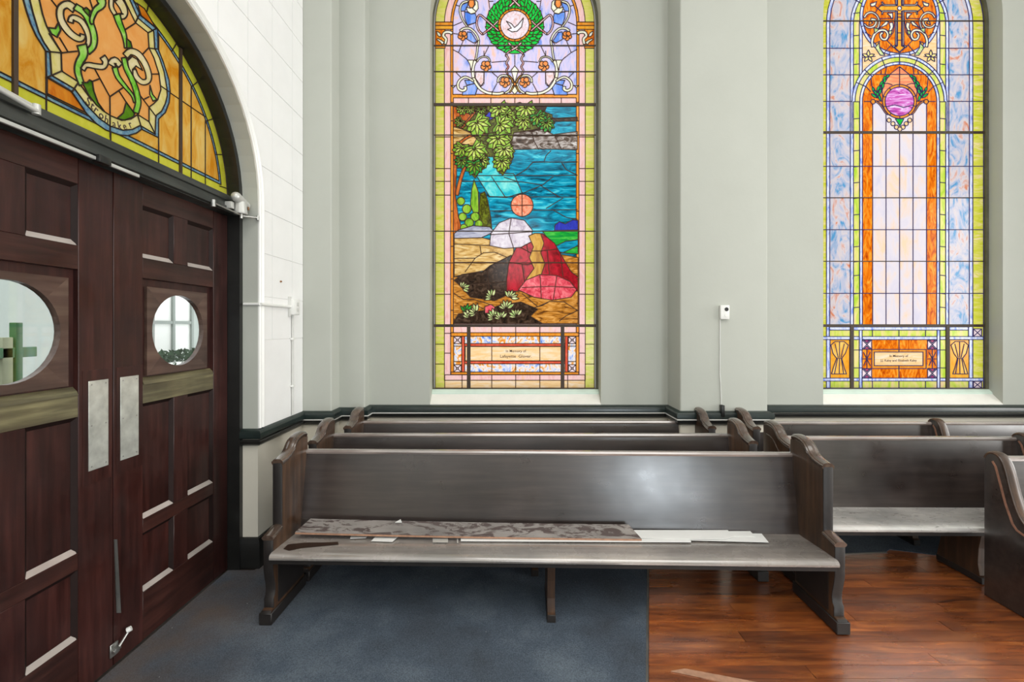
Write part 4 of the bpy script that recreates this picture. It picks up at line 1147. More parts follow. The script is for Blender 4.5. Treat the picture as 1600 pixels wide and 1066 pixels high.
# pale and golden stones, dark hollow
g.P('slate', [(300, 370), (420, 335), (560, 345), (600, 385), (480, 440), (265, 440), (265, 400)], tq)
g.P('rock', [(265, 440), (500, 435), (760, 500), (760, 590), (700, 620), (560, 700), (350, 740), (265, 760)], tq)
g.L([(265, 487), (560, 500), (700, 520)], tq); g.L([(480, 505), (490, 570)], tq); g.L([(265, 608), (440, 605), (510, 560), (600, 555), (710, 600)], tq); g.L([(440, 605), (355, 720)], tq); g.L([(265, 640), (760, 640)], tq)
g.P('shadow', [(265, 790), (330, 740), (500, 720), (560, 670), (740, 580), (800, 700), (850, 770), (780, 880), (600, 960), (400, 930), (330, 850)], tq)
g.L([(540, 690), (560, 930)], tq); g.L([(340, 830), (700, 800), (840, 780)], tq)
# broad mounds of colour at the foot of the sky: boulder, setting sun, crimson and rose hills, golden tree
g.circle('coral', *tq(830, 165), 17.5, 20)
g.L([(740, 165), (925, 165)], tq); g.L([(830, 70), (830, 260)], tq)
g.P('crimson', [(700, 800), (720, 640), (790, 500), (900, 410), (1000, 400), (1100, 480), (1180, 620), (1240, 720), (1296, 760), (1296, 880), (700, 880)], tq)
for ln in ([(790, 500), (900, 560), (1020, 540), (1130, 530)], [(725, 640), (860, 660), (1000, 640), (1296, 642)], [(860, 440), (880, 560)], [(1040, 540), (1060, 760)], [(830, 655), (850, 800)], [(1150, 560), (1170, 760)]): g.L(ln, tq)
g.P('whitegl', [(560, 500), (570, 400), (640, 310), (740, 270), (850, 290), (915, 370), (905, 470), (820, 515), (680, 525)], tq)
g.L([(565, 410), (910, 385)], tq); g.L([(740, 270), (720, 400), (760, 522)], tq)
g.P('gold', [(885, 420), (935, 398), (985, 400), (1012, 480), (985, 560), (1020, 650), (990, 745), (900, 775), (850, 800), (930, 690), (890, 600), (925, 510)], tq)
g.L([(910, 545), (990, 545)], tq); g.L([(905, 640), (1015, 640)], tq)
g.P('rose', [(800, 870), (860, 790), (980, 740), (1120, 750), (1230, 800), (1285, 870), (1240, 930), (1080, 955), (930, 930)], tq)
g.L([(980, 740), (990, 940)], tq); g.L([(1120, 750), (1090, 950)], tq); g.L([(830, 850), (1060, 840), (1270, 850)], tq)
for pts in ([(830, 100), (960, 210), (1060, 165), (1180, 170), (1290, 240)], [(920, 220), (1000, 200), (1060, 165)], [(1140, 330), (1190, 290), (1296, 240)], [(265, 100), (340, 150), (430, 150), (560, 190)], [(430, 190), (560, 250), (700, 260)]): g.L(pts, tr)
g.P('shadow', [(265, 330), (300, 270), (520, 240), (640, 200), (820, 170), (960, 230), (900, 290), (1000, 350), (265, 352)], tr)
g.P('rose', [(520, 210), (570, 190), (605, 215), (580, 260), (520, 265)], tr)
for cx, cy, mat in ((585, 130, 'sprig'), (730, 140, 'sprig'), (700, 230, 'sprig'), (790, 290, 'sprig'), (600, 300, 'sprig'), (365, 260, 'ivydark'), (400, 300, 'sprig'), (660, 310, 'sprig'), (450, 260, 'sprig'), (330, 60, 'sprig')):
    b_ = random.uniform(-2.6, -0.6); spray(cx, cy, 12, b_ - 1.1, b_ + 1.1, 6, mat, tr, 1.0, .40)
# memorial panel
g.rect('pink', x0, 506, x1, 520)
g.rect('amber', 704.5, 520, 904.3, 525.5); g.rect('mottle', 709, 525.5, 900, 581.5)
for x in (768.4, 805.8, 843.5): g.L([(x, 506), (x, 525.5)]); g.L([(x, 525.5), (x, 537)]); g.L([(x, 569), (x, 581.5)])
g.rect('redstrip', 722, 537, 887, 541.3); g.rect('redstrip', 722, 564.3, 887, 568.6)
for s in (0, 1):
    f = (lambda x: x) if s == 0 else (lambda x: 2 * C1 - x)
    g.P('redstrip', [(f(721.5), 525.5), (f(726), 525.5), (f(726), 581.5), (f(721.5), 581.5)])
    for ya, yb in ((526, 537), (570, 581.5)):
        g.P('xwhite', [(f(709), ya), (f(720.6), ya), (f(720.6), yb), (f(709), yb)])
        g.L([(f(709), ya), (f(720.6), yb)]); g.L([(f(720.6), ya), (f(709), yb)])
        g.circle('xwhite', f(714.8), (ya + yb) / 2, 1.6, 6)
    g.L([(f(709), 541), (f(721.5), 541)]); g.L([(f(709), 565), (f(721.5), 565)])
g.rect('peach', 727, 541.6, 882, 564)
for x in (768.4, 843.5): g.L([(x, 541.6), (x, 564)])
g.rect('amber', 704.5, 581.5, 904.3, 585.5); g.rect('pink', 695, 585.8, 914, 594.3)
g.rect('peach', 695, 594.3, 914, 606.5)
for x in (768.4, 805.8, 843.5, 722, 887): g.L([(x, 585.8), (x, 606.5)])
for y in (214, 263.5, 283.5, 305, 361.5, 411, 460): 
    g.L([(680, y), (704, y)]); g.L([(905, y), (929, y)])
for y in (538, 569): g.L([(680, y), (695, y)]); g.L([(914, y), (929, y)])
for y in (189, 240, 330, 385, 436, 485): g.L([(704.3, y), (708.5, y)]); g.L([(900.3, y), (904.5, y)])
for y in (361.5, 411): g.L([(704, y), (905, y)])
for y in (521, 552): g.L([(695, y), (704, y)]); g.L([(905, y), (914, y)])
to1 = lambda u, v, d: (u - base1[0], -d, v - base1[2])
n_a = g.build(win1, to1)
window_extras(win1, base1, W1, C1, 126.0, [(33.5 + 79, 0.010), (72, 0.012), (164, 0.028), (211.5, 0.008), (361.5, 0.008), (509, 0.026)], [(732.5, 509, 607, 0.034), (878.8, 509, 607, 0.034)], C1)
INK = plain('glass_lettering', (0.05, 0.025, 0.02), 0.6)
Rw = Matrix.Rotation(PI / 2, 3, 'X')
def letter(win, base, s, x, y, size, sx=1.0):
    u, v = wz(x, y); text_mesh('inscription', s, size, Vector((u - base[0], -0.0016, v - base[2])), Rw, INK, win, 0.0006, 'CENTER', sx)
letter(win1, base1, 'In Memory of', 806, 548.8, 0.034); letter(win1, base1, 'Lafayette  Glover.', 806, 557, 0.037, 1.1)

# ---- window 2: cross and purple medallion
C2 = 1405.5
base2 = (wz(C2, 0)[0], YG, ZSILL)
win2 = tag(empty('window_2', base2), 'tall stained glass window with gold cross, purple medallion and orange side bands', 'window', kind='structure')
g = Glass(wz)
m2 = lambda p: (2 * C2 - p[0], p[1])
g.P('lime', arch_px(C2, 131, 606.5))
g.P('bluestrip', arch_px(C2, 114.3, 606.5)); g.P('pastel', arch_px(C2, 109.0, 511))
g.P('bluestrip', arch_px(C2, 76.8, 511)); g.P('greenstrip', arch_px(C2, 72.0, 511)); g.P('bluestrip', arch_px(C2, 62.8, 511)); g.P('peach', arch_px(C2, 58.3, 511))
for a in (0.5, 1.05, 1.57, 2.09, 2.64):
    g.L([(C2 - 76.8 * math.cos(a), 38 - 76.8 * math.sin(a)), (C2 - 58.3 * math.cos(a), 38 - 58.3 * math.sin(a))])
    g.L([(C2 - 109 * math.cos(a), 38 - 109 * math.sin(a)), (C2 - 76.8 * math.cos(a), 38 - 76.8 * math.sin(a))])
for y in (33.3, 75.5, 117, 158.5, 206, 260, 309.3, 359, 408.5, 458.5):
    g.L([(1290, y), (1347.2, y)]); g.L([(1463.8, y), (1537, y)]); g.L([(1273, y), (1292, y)])
for y in (20, 55, 100, 140, 185, 235, 285, 335, 385, 430, 480): g.L([(1342.7, y), (1333.5, y + 1)]); g.L([(1468.3, y), (1477.5, y + 1)])
# spandrel flowers
for s in (0, 1):
    mm = (lambda p: p) if s == 0 else m2
    t = crop(1270, 0, 5.33)
    for a in range(5):
        an = a * 2 * PI / 5 - 0.3
        p = t(462, 470); g.leaf('fan_cream', *mm((p[0], p[1])), an if s == 0 else PI - an, 10, 5)
    g.L([mm(t(412, 480)), mm(t(520, 470))])
# circle with the cross
g.circle('bluestrip', C2, 25.5, 62.2, 56); g.circle('flame', C2, 25.5, 57.6, 56)
for a in range(12):
    an = a * PI / 6 + .26; g.L([(C2 + 57.6 * math.cos(an), 25.5 + 57.6 * math.sin(an)), (C2 + 62.2 * math.cos(an), 25.5 + 62.2 * math.sin(an))])
tc = crop(1350, 0, 12.25); tm = crop(1350, 80, 8.2)
for s in (0, 1):
    mm = (lambda p: p) if s == 0 else (lambda p: (2 * C2 - p[0], p[1]))
    A = lambda pts, t: [mm(t(*p)) for p in pts]
    for ln in ([(20, 620), (130, 690)], [(440, 780), (520, 860), (390, 1010)], [(520, 870), (672, 1000)], [(260, 165), (350, 240)], [(260, 165), (200, 110)], [(260, 165), (220, 240)], [(330, 90), (260, 165)], [(600, 300), (560, 620), (440, 780)], [(300, 360), (560, 350)]):
        g.L(A(ln, tc))
    g.P('flamegold', A([(215, 830), (300, 790), (240, 900)], tc)); g.P('flamegold', A([(110, 400), (170, 440), (90, 480)], tc))
    g.ribbon('cream', A([(0, 340), (60, 262), (150, 240), (240, 295), (290, 400), (280, 490), (250, 560)], tc), 3.0, 2.6)
    g.ribbon('cream', A([(130, 370), (215, 385), (225, 450), (170, 515), (70, 520), (0, 460)], tc), 3.6, 2.6)
    g.ribbon('cream', A([(165, 900), (155, 780), (205, 650), (300, 585), (400, 585), (455, 660), (420, 750), (345, 745), (315, 670), (360, 620)], tc), 4.0, 3.4)
    g.P('sprig', A([(190, 530), (290, 560), (200, 640)], tc)); g.P('sprig', A([(210, 910), (290, 820), (300, 920), (400, 1060), (310, 1060)], tc))
    g.P('cream', A([(290, 540), (420, 410), (470, 420), (430, 480)], tc)); g.P('cream', A([(440, 260), (545, 250), (550, 330), (530, 370), (500, 310)], tc))
    g.P('cream', A([(480, 440), (550, 430), (560, 510), (530, 580), (470, 600), (500, 520)], tc)); g.P('sprig', A([(470, 600), (540, 580), (520, 650), (480, 670)], tc))
    g.P('cream', A([(120, 70), (170, 60), (240, 30), (220, 100), (170, 125), (130, 120)], tc))
g.P('flamegold', [tc(*p) for p in ((640, -150), (715, -150), (715, 110), (1030, 110), (1100, 160), (1030, 212), (715, 212), (715, 880), (790, 890), (678, 995), (565, 890), (640, 880), (640, 212), (330, 212), (260, 160), (330, 110), (640, 110))])
for y in (265, 330, 400, 630, 770): g.L([tc(640, y), tc(715, y)])
for s in (0, 1):
    mm = (lambda p: p) if s == 0 else (lambda p: (2 * C2 - p[0], p[1]))
    A = lambda pts, t: [mm(t(*p)) for p in pts]

    g.ribbon('cream', A([(345, 275), (352, 240), (380, 216), (600, 216)], tc), 2.0, n=3); g.ribbon('cream', A([(612, 208), (612, 840), (600, 875), (545, 895)], tc), 2.0, n=3)
    g.ribbon('cream', A([(345, 40), (360, 80), (400, 100), (612, 100)], tc), 2.0, n=3); g.ribbon('cream', A([(614, 92), (614, -140)], tc), 2.0, n=3)
g.circle('dove', *tc(678, 160), 3.2, 10)
# lower arch
def arch2(r, yb, ys=159.0, n=28): return [(C2 + r, yb), (C2 - r, yb)] + [(C2 - r * math.cos(PI * i / n), ys - r * math.sin(PI * i / n)) for i in range(n + 1)]
g.P('bluestrip', arch2(74.3, 206)); g.P('greenstrip', arch2(69.6, 206)); g.P('bluestrip', arch2(62.3, 511)); g.P('flame', arch2(58.0, 511))
g.P('greenstrip', [(1333.5, 159), (1342.9, 159), (1342.9, 511), (1333.5, 511)]); g.P('greenstrip', [m2((1333.5, 159)), m2((1342.9, 159)), m2((1342.9, 511)), m2((1333.5, 511))])
for a in (0.42, 0.74, 1.18, 1.57, 1.96, 2.40, 2.72):
    g.L([(C2 - 74.5 * math.cos(a), 159 - 74.5 * math.sin(a)), (C2 - 58 * math.cos(a), 159 - 58 * math.sin(a))])
for y in (185, 206, 235, 260, 285, 309.3, 335, 359, 385, 408.5, 430, 458.5, 480): g.L([(1342.7, y), (1333.5, y + 1)]); g.L([(1468.3, y), (1477.5, y + 1)])
g.P('pale', [(1363.4, 511), (1363.4, 159), (1447.6, 159), (1447.6, 511)])
for x in (1384.3, 1426.5): g.L([(x, 175), (x, 511)])
g.L([(C2, 206), (C2, 511)])
for y in (206, 260, 309.3, 359, 408.5, 458.5): g.L([(1329, y), (1482, y)])
for s in (0, 1):
    mm = (lambda p: p) if s == 0 else (lambda p: (2 * C2 - p[0], p[1]))
    A = lambda pts, t: [mm(t(*p)) for p in pts]
    g.P('salmon', A([(455, 200), (340, 290), (250, 420), (230, 520), (250, 645), (455, 645)], tm))
    g.L(A([(245, 420), (300, 412), (360, 432)], tm)); g.L(A([(0, 298), (455, 298)], tm)); g.L(A([(290, 190), (270, 300)], tm)); g.L(A([(220, 250), (215, 300)], tm)); g.L(A([(20, 450), (85, 520)], tm)); g.L(A([(90, 350), (100, 450)], tm)); g.L(A([(0, 645), (100, 645)], tm))
    g.P('flame', A([(110, 640), (160, 640), (225, 690), (265, 770), (300, 790), (270, 640)], tm))
    g.ribbon('amber', A([(105, 650), (150, 645), (210, 690), (270, 780), (310, 810)], tm), 2.4, 2.0)
    g.circle('amber', *mm(tm(115, 648)), 3.6, 12)
    for i, (x, y, an, ln) in enumerate(((330, 305, 2.62, 9), (285, 315, 2.2, 10), (280, 345, 2.0, 10), (245, 380, 2.2, 10), (250, 400, 1.75, 11), (205, 440, 2.1, 11), (215, 450, 1.7, 12), (190, 500, 1.6, 11), (105, 455, 1.2, 12), (90, 545, 0.6, 12), (125, 500, 0.95, 12), (165, 520, 1.25, 12), (185, 560, 1.2, 11), (215, 480, 1.8, 10))):
        p = mm(tm(x, y)); a_ = an if s == 0 else PI - an
        g.leaf('leafgreen', p[0], p[1], a_, ln, 3.9)
g.circle('amber', C2, 158.6, 26.6, 40)
for i in range(10):
    a = 2 * PI * i / 10 + .3; g.L([(C2 + 22 * math.cos(a), 158.6 + 22 * math.sin(a)), (C2 + 27 * math.cos(a), 158.6 + 27 * math.sin(a))])
g.circle('violet', C2, 158.6, 22.6, 36)
g.L([(1384, 167), (1398, 164), (1412, 168), (1427, 164)])
g.P('leafgreen', [tm(400, 868), tm(510, 868), tm(460, 962)])
for p in ((320, 885), (370, 930), (415, 975), (585, 885), (540, 930), (500, 975), (458, 1000)): g.circle('peach', *tm(*p), 3.4, 10)
# memorial panel
g.rect('bluestrip', 1296, 511, 1513, 516); g.rect('greenstrip', 1296, 516, 1513, 526); g.rect('bluestrip', 1274, 526, 1537, 530.8); g.rect('flame', 1297, 530.8, 1513.5, 591)
g.rect('bluestrip', 1274, 591, 1537, 595.6); g.rect('greenstrip', 1297, 595.6, 1513.5, 606.5)
for x in (1363, 1404.5, 1446): g.L([(x, 516), (x, 526)]); g.L([(x, 595.6), (x, 606.5)])
for s in (0, 1):
    f = (lambda x: x) if s == 0 else (lambda x: 2 * C2 - x)
    R = lambda m, a, b, c_, d: g.P(m, [(f(a), b), (f(c_), b), (f(c_), d), (f(a), d)])
    R('greenstrip', 1333, 530.8, 1342.5, 591); R('bluestrip', 1342.5, 516, 1347, 606.5)
    for y in (547, 575): g.L([(f(1333), y), (f(1347), y)])
    for ya, yb in ((531, 546), (576, 591)):
        R('xwhite', 1347, ya, 1361.8, yb); g.L([(f(1347), ya), (f(1361.8), yb)]); g.L([(f(1361.8), ya), (f(1347), yb)])
        g.P('xred', [(f(1349.5), ya + .3), (f(1359.3), ya + .3), (f(1354.4), ya + 5)]); g.P('xred', [(f(1349.5), yb - .3), (f(1359.3), yb - .3), (f(1354.4), yb - 5)])
    for k in range(8):
        a = k * PI / 8; g.L([(f(1354.4) + 7.3 * math.cos(a), 561 + 14.5 * math.sin(a)), (f(1354.4) - 7.3 * math.cos(a), 561 - 14.5 * math.sin(a))]) if k % 2 == 0 else None

    # wheat sheaf
    R('flamegold', 1297, 531, 1327.5, 591)
    t = crop(1270, 440, 5.33)
    A = lambda pts: [(f(t(*p)[0]), t(*p)[1]) for p in pts]
    g.P('fan_amber', A([(150, 530), (185, 500), (260, 500), (295, 530), (270, 600), (240, 640), (262, 720), (280, 770), (155, 770), (170, 720), (198, 640), (168, 600)]))
    g.L(A([(195, 638), (245, 640)])); g.L(A([(205, 645), (180, 770)])); g.L(A([(222, 645), (220, 770)])); g.L(A([(238, 645), (256, 770)])); g.L(A([(210, 630), (185, 520)])); g.L(A([(222, 630), (222, 505)])); g.L(A([(235, 630), (262, 520)]))
for ya, yb in ((514, 526), (596, 606.5)):
    g.rect('xwhite', 1520.8, ya, 1533.5, yb); g.L([(1520.8, ya), (1533.5, yb)]); g.L([(1533.5, ya), (1520.8, yb)])

g.rect('amber', 1362, 546.2, 1447, 576); g.rect('peach', 1366, 550.2, 1442, 571.5)
g.L([(1404.5, 530.8), (1404.5, 546.2)]); g.L([(1404.5, 576), (1404.5, 591)]); g.L([(1404.5, 546), (1404.5, 550.2)]); g.L([(1404.5, 571), (1404.5, 576)])
to2_ = lambda u, v, d: (u - base2[0], -d, v - base2[2])
n_b = g.build(win2, to2_, lead='lead_blue')
window_extras(win2, base2, (W2[0], W2[1]), C2, 131.5, [(33.3, 0.009), (207.5, 0.024), (309.3, 0.007), (408.5, 0.007), (509, 0.026)], [(1330, 509, 607, 0.034), (1479.3, 509, 607, 0.034)], C2)
letter(win2, base2, 'In Memory of', 1404, 556.5, 0.031); letter(win2, base2, 'J.J. Kaley and Elizabeth Kaley', 1404, 563.5, 0.029)

# ---- window 3: fanlight over the doors
XF = -1.93
base3 = (XF, YC, 2.5)
win3 = tag(empty('window_3', base3), 'half-round amber fanlight with green scrolls above the wooden doors', 'window', kind='structure')
fan_id = lambda x, y: (x, y)
g = Glass(fan_id)
def fz(x, y): return yz(x, y, XF)
def FC(ox, oy): return lambda x, y: fz(ox + x / 8, oy + y / 8)
f1, f2, f3, f4, f5 = FC(0, 0), FC(100, 0), FC(80, 90), FC(220, 130), FC(0, 120)
def half(r, zb, n=48): return [(YC + r * math.cos(PI * i / n), ZS + max(r * math.sin(PI * i / n), zb - ZS)) for i in range(n + 1)]
def half2(r, zb, n=48):
    a0 = math.asin((zb - ZS) / r)
    return [(YC + r * math.cos(a0 + (PI - 2 * a0) * i / n), ZS + r * math.sin(a0 + (PI - 2 * a0) * i / n)) for i in range(n + 1)]
g.P('fan_yellow', half2(0.884, 2.502)); g.P('fan_blue', half2(0.8227, 2.594)); g.P('fan_amber', half2(0.804, 2.612))
g.P('fan_yellow', [(YC - .90, 2.51), (YC + .90, 2.51), (YC + .86, 2.594), (YC - .86, 2.594)]) if False else None
for du in (-.662, -.536, -.44, -.315, .284, .44, .536, .662):
    g.L([(YC + du, 2.505), (YC + du, ZS + math.sqrt(.803 ** 2 - du * du))])
for k in range(13):
    a = 0.10 + (PI - 0.2) * k / 12; g.L([(YC + .804 * math.cos(a), ZS + .804 * math.sin(a)), (YC + .884 * math.cos(a), ZS + .884 * math.sin(a))])
g.L([(2.49, 2.972), (2.862, 2.972)]); g.L([(1.538, 2.972), (1.91, 2.972)]); g.L([(2.187, 2.505), (2.187, 2.62)])
g.P('fan_fire', [fz(73, 121), fz(111, 143), fz(134, 176), fz(73, 146)])
g.P('fan_fire', [fz(214, 5), fz(220, 24), fz(243, 43), fz(225, 13)])
outer = [(36, -44), (36, 0), (41, 18), (47.5, 37.5), (56, 56), (71, 80), (72, 119), (111, 142), (134.5, 177), (150, 193), (165, 203), (187, 211), (200, 212), (213, 208), (221, 202), (247.5, 215), (247.5, 186), (258, 176), (264, 160), (265.5, 143), (263.75, 125), (255, 97.5), (246.5, 76), (246, 46), (219, 24), (208, 0), (196, -30), (150, -52), (90, -62)]
mid = [(46, -34), (46, 0), (51, 20), (60, 50), (68, 66), (77.5, 80), (80, 117.5), (116, 138.5), (135, 164), (155, 185), (172, 197), (192.5, 203.5), (207, 202), (219, 196), (242, 209.5), (243, 181), (252, 174), (258, 162), (261, 150), (260.3, 137), (256, 112), (248.75, 90), (241.5, 76), (240, 49), (215, 28), (202.5, 0), (190, -26), (150, -44), (92, -52)]
inner = [(61, -24), (61, 0), (66, 22), (72, 40), (80, 56), (95, 81), (96, 111), (121, 127), (140, 152.5), (160, 172.5), (173, 181), (190, 188), (204, 186), (215, 179), (232.5, 190), (232.5, 167.5), (240, 162), (246, 156), (251, 140), (248, 115), (240, 90), (232.5, 75), (231, 51), (211, 35), (194, 0), (184, -20), (150, -34), (96, -42)]
g.P('fan_blue', [fz(*p) for p in outer]); g.P('fan_cream', [fz(*p) for p in mid]); g.P('fan_orange', [fz(*p) for p in inner])
def Lf(pts, t): g.L([t(*p) for p in pts])
for pts in ([(540, 140), (730, 490), (735, 1000)], [(730, 490), (890, 380)], [(840, 410), (930, 550)], [(520, 295), (600, 265)], [(1100, 460), (1220, 620)], [(1160, 520), (1220, 490)], [(1250, 205), (1345, 205)], [(262, 425), (340, 305)],
            [(1075, 710), (1130, 890)], [(1220, 620), (1310, 740)], [(1220, 800), (1300, 960)], [(1370, 355), (1470, 425)]): Lf(pts, f3)
for pts in ([(770, 660), (960, 640)], [(610, 420), (760, 650)], [(740, 470), (845, 645)], [(560, 640), (770, 660)], [(570, 975), (775, 885)], [(640, 0), (710, 90)], [(860, 0), (930, 60)]): Lf(pts, f1)
for pts in ([(750, 380), (895, 285)], [(980, 680), (1055, 600)], [(890, 285), (940, 180)], [(1050, 410), (1145, 360)], [(1055, 600), (1160, 612)], [(320, 0), (355, 110)]): Lf(pts, f2)
def RB(mat, pts, w0, w1, t, n=4):                      # ribbon with the width in photo px, mapped to the fanlight
    g2 = Glass(lambda x, y: (x, y)); inv = [(p[0], p[1]) for p in pts]
    g2.ribbon(mat, inv, w0 * 12, (w1 or w0) * 12, None, n)
    g.P(mat, [t(*p) for p in g2.polys[0][1]])
RB('fan_pale', [(935, 115), (840, 55), (755, 110), (760, 250), (850, 390), (950, 470), (1015, 480), (1035, 430)], 8, 6, f1)
RB('fan_pale', [(875, 280), (905, 220), (1010, 265), (1085, 390), (1110, 500), (1085, 590)], 6, 5.5, f1)
RB('fan_green', [(935, 80), (1060, 170), (1140, 330), (1175, 470), (1160, 580), (1090, 650)], 6.5, 6.5, f1)
RB('fan_green', [(1020, 560), (1040, 680), (985, 790), (970, 900), (1020, 1060)], 10, 5.5, f1)
g.P('fan_green', [f1(*p) for p in ((600, 345), (690, 355), (730, 280), (755, 380), (710, 465), (640, 420))])
RB('fan_green', [(455, -20), (470, 60), (390, 130), (345, 240), (350, 300)], 9, 3, f2)
g.P('fan_dark', [f2(*p) for p in ((235, 115), (280, 95), (320, 130), (320, 210), (270, 160))])
RB('fan_pale', [(590, -20), (590, 90), (640, 185)], 5, 4, f2); RB('fan_pale', [(670, -10), (730, 80), (755, 160), (735, 205), (700, 190)], 8, 5, f2)
RB('fan_green', [(655, 180), (690, 290), (740, 410), (765, 520), (770, 600)], 7, 3, f2)
g.P('fan_dark', [f2(*p) for p in ((780, 480), (830, 520), (850, 600), (780, 600))])
RB('fan_pale', [(765, 700), (830, 645), (925, 680), (1010, 800), (1055, 930), (1045, 1010), (975, 1025), (905, 965), (865, 870)], 7, 5, f2)
g.P('fan_pale', [f2(*p) for p in ((790, 760), (850, 705), (910, 740), (980, 880), (900, 825), (855, 870), (860, 970), (820, 960))])
RB('fan_green', [(905, 0), (935, 130), (1000, 260), (1055, 400), (1085, 560), (1055, 690)], 5, 6, f3)
RB('fan_pale', [(745, 95), (790, 35), (865, 100)], 9, 5, f3); RB('fan_green', [(790, 120), (830, 240), (930, 370), (1010, 470), (1040, 560)], 5.5, 2.0, f3)
RB('fan_pale', [(390, 150), (440, 92), (560, 108), (650, 112), (675, 50), (640, -10)], 5, 6, f3)
g.P('fan_dark', [f3(*p) for p in ((385, 310), (450, 310), (480, 280), (510, 295), (530, 420), (580, 560), (660, 670), (560, 590), (460, 460))])
g.P('fan_dark', [f3(*p) for p in ((935, 555), (1040, 700), (1030, 740), (920, 782), (820, 762), (900, 690))])
g.P('fan_green', [f3(*p) for p in ((1232, 345), (1265, 460), (1320, 525), (1270, 545), (1228, 460))])
to3_ = lambda u, v, d: (d, u - base3[1], v - base3[2])
n_c = g.build(win3, to3_, lead_w=0.0058, min_area=0.0003, lead='lead_dark')
for du in (-.44, .44):
    box('upright_bar', (0.002, du - .0085, 0.02), (0.014, du + .0085, math.sqrt(.884 ** 2 - .44 ** 2)), M['bar'], win3, 0.001, 1)
# curved lettering on the cream band
pts = [(460, 555), (512, 603), (558, 652), (625, 724), (688, 780), (783, 832), (850, 856), (915, 862), (982, 838)]
for i, (ch, p) in enumerate(zip('Strohaker', pts)):
    a = Vector(f3(*pts[max(i - 1, 0)])); b = Vector(f3(*pts[min(i + 1, 8)])); d = b - a
    ang = math.atan2(d.y, d.x)
    q = f3(*p)
    R_ = Matrix.Rotation(ang, 3, 'X') @ Matrix(((0, 0, 1), (1, 0, 0), (0, 1, 0)))
    text_mesh('letter', ch, 0.052 if i else 0.058, Vector((0.0016, q[0] - base3[1], q[1] - base3[2])), R_, INK, win3, 0.0006, 'CENTER', 0.9)
print('PANES', n_a, n_b, n_c)
# ------------------------------------------------------------------ pews
S_TOP = [(0.119, 0.867), (0.140, 0.868), (0.168, 0.872), (0.205, 0.881), (0.234, 0.894), (0.256, 0.912), (0.277, 0.934), (0.305, 0.953), (0.34, 0.963), (0.385, 0.967), (0.418, 0.960)]
FRONT_A = [(0, 0), (0, .065), (.010, .074), (.03, .078), (.03, .128), (.042, .142), (.047, .17), (.044, .20), (.031, .25), (.023, .30), (.024, .345), (.022, .362), (.022, .462)]
PROF_A = FRONT_A + [(.030, .474), (.118, .492), (.118, .855)] + [(.122, .866)] + S_TOP[1:] + [(.438, .935), (.436, .60), (.415, .36), (.385, .20), (.385, 0)]
PROF_B = [(0, 0), (0, .47), (.015, .50), (.19, .515), (.225, .53), (.262, .585), (.295, .684), (.322, .79), (.345, .850), (.37, .878), (.405, .885), (.435, .872), (.45, .845), (.45, 0)]
TH = 0.056

def rounded_cap(w, h):
    """moulded handrail section: (side, up)"""
    return [(-w * .40, -h * .75), (-w * .5, -h * .35), (-w * .5, 0), (-w * .40, h * .12), (-w * .36, h * .34), (-w * .2, h * .5), (0, h * .55), (w * .2, h * .5), (w * .36, h * .34), (w * .40, h * .12), (w * .5, 0), (w * .5, -h * .35), (w * .40, -h * .75)]

def side_sweep(name, pts, x, w, h, mat, parent):
    P = smooth_path([Vector((0, a, b)) for a, b in pts], 3)
    pth, fr = [], []
    for i, p in enumerate(P):
        d = (P[min(i + 1, len(P) - 1)] - P[max(i - 1, 0)]).normalized()
        up = Vector((0, -d.z, d.y))
        pth.append(Vector((x, p.y, p.z))); fr.append((Vector((1, 0, 0)), up))
    bm = bmesh.new(); sweep(bm, pth, fr, rounded_cap(w, h))
    return from_bm(name, bm, mat, parent, True)

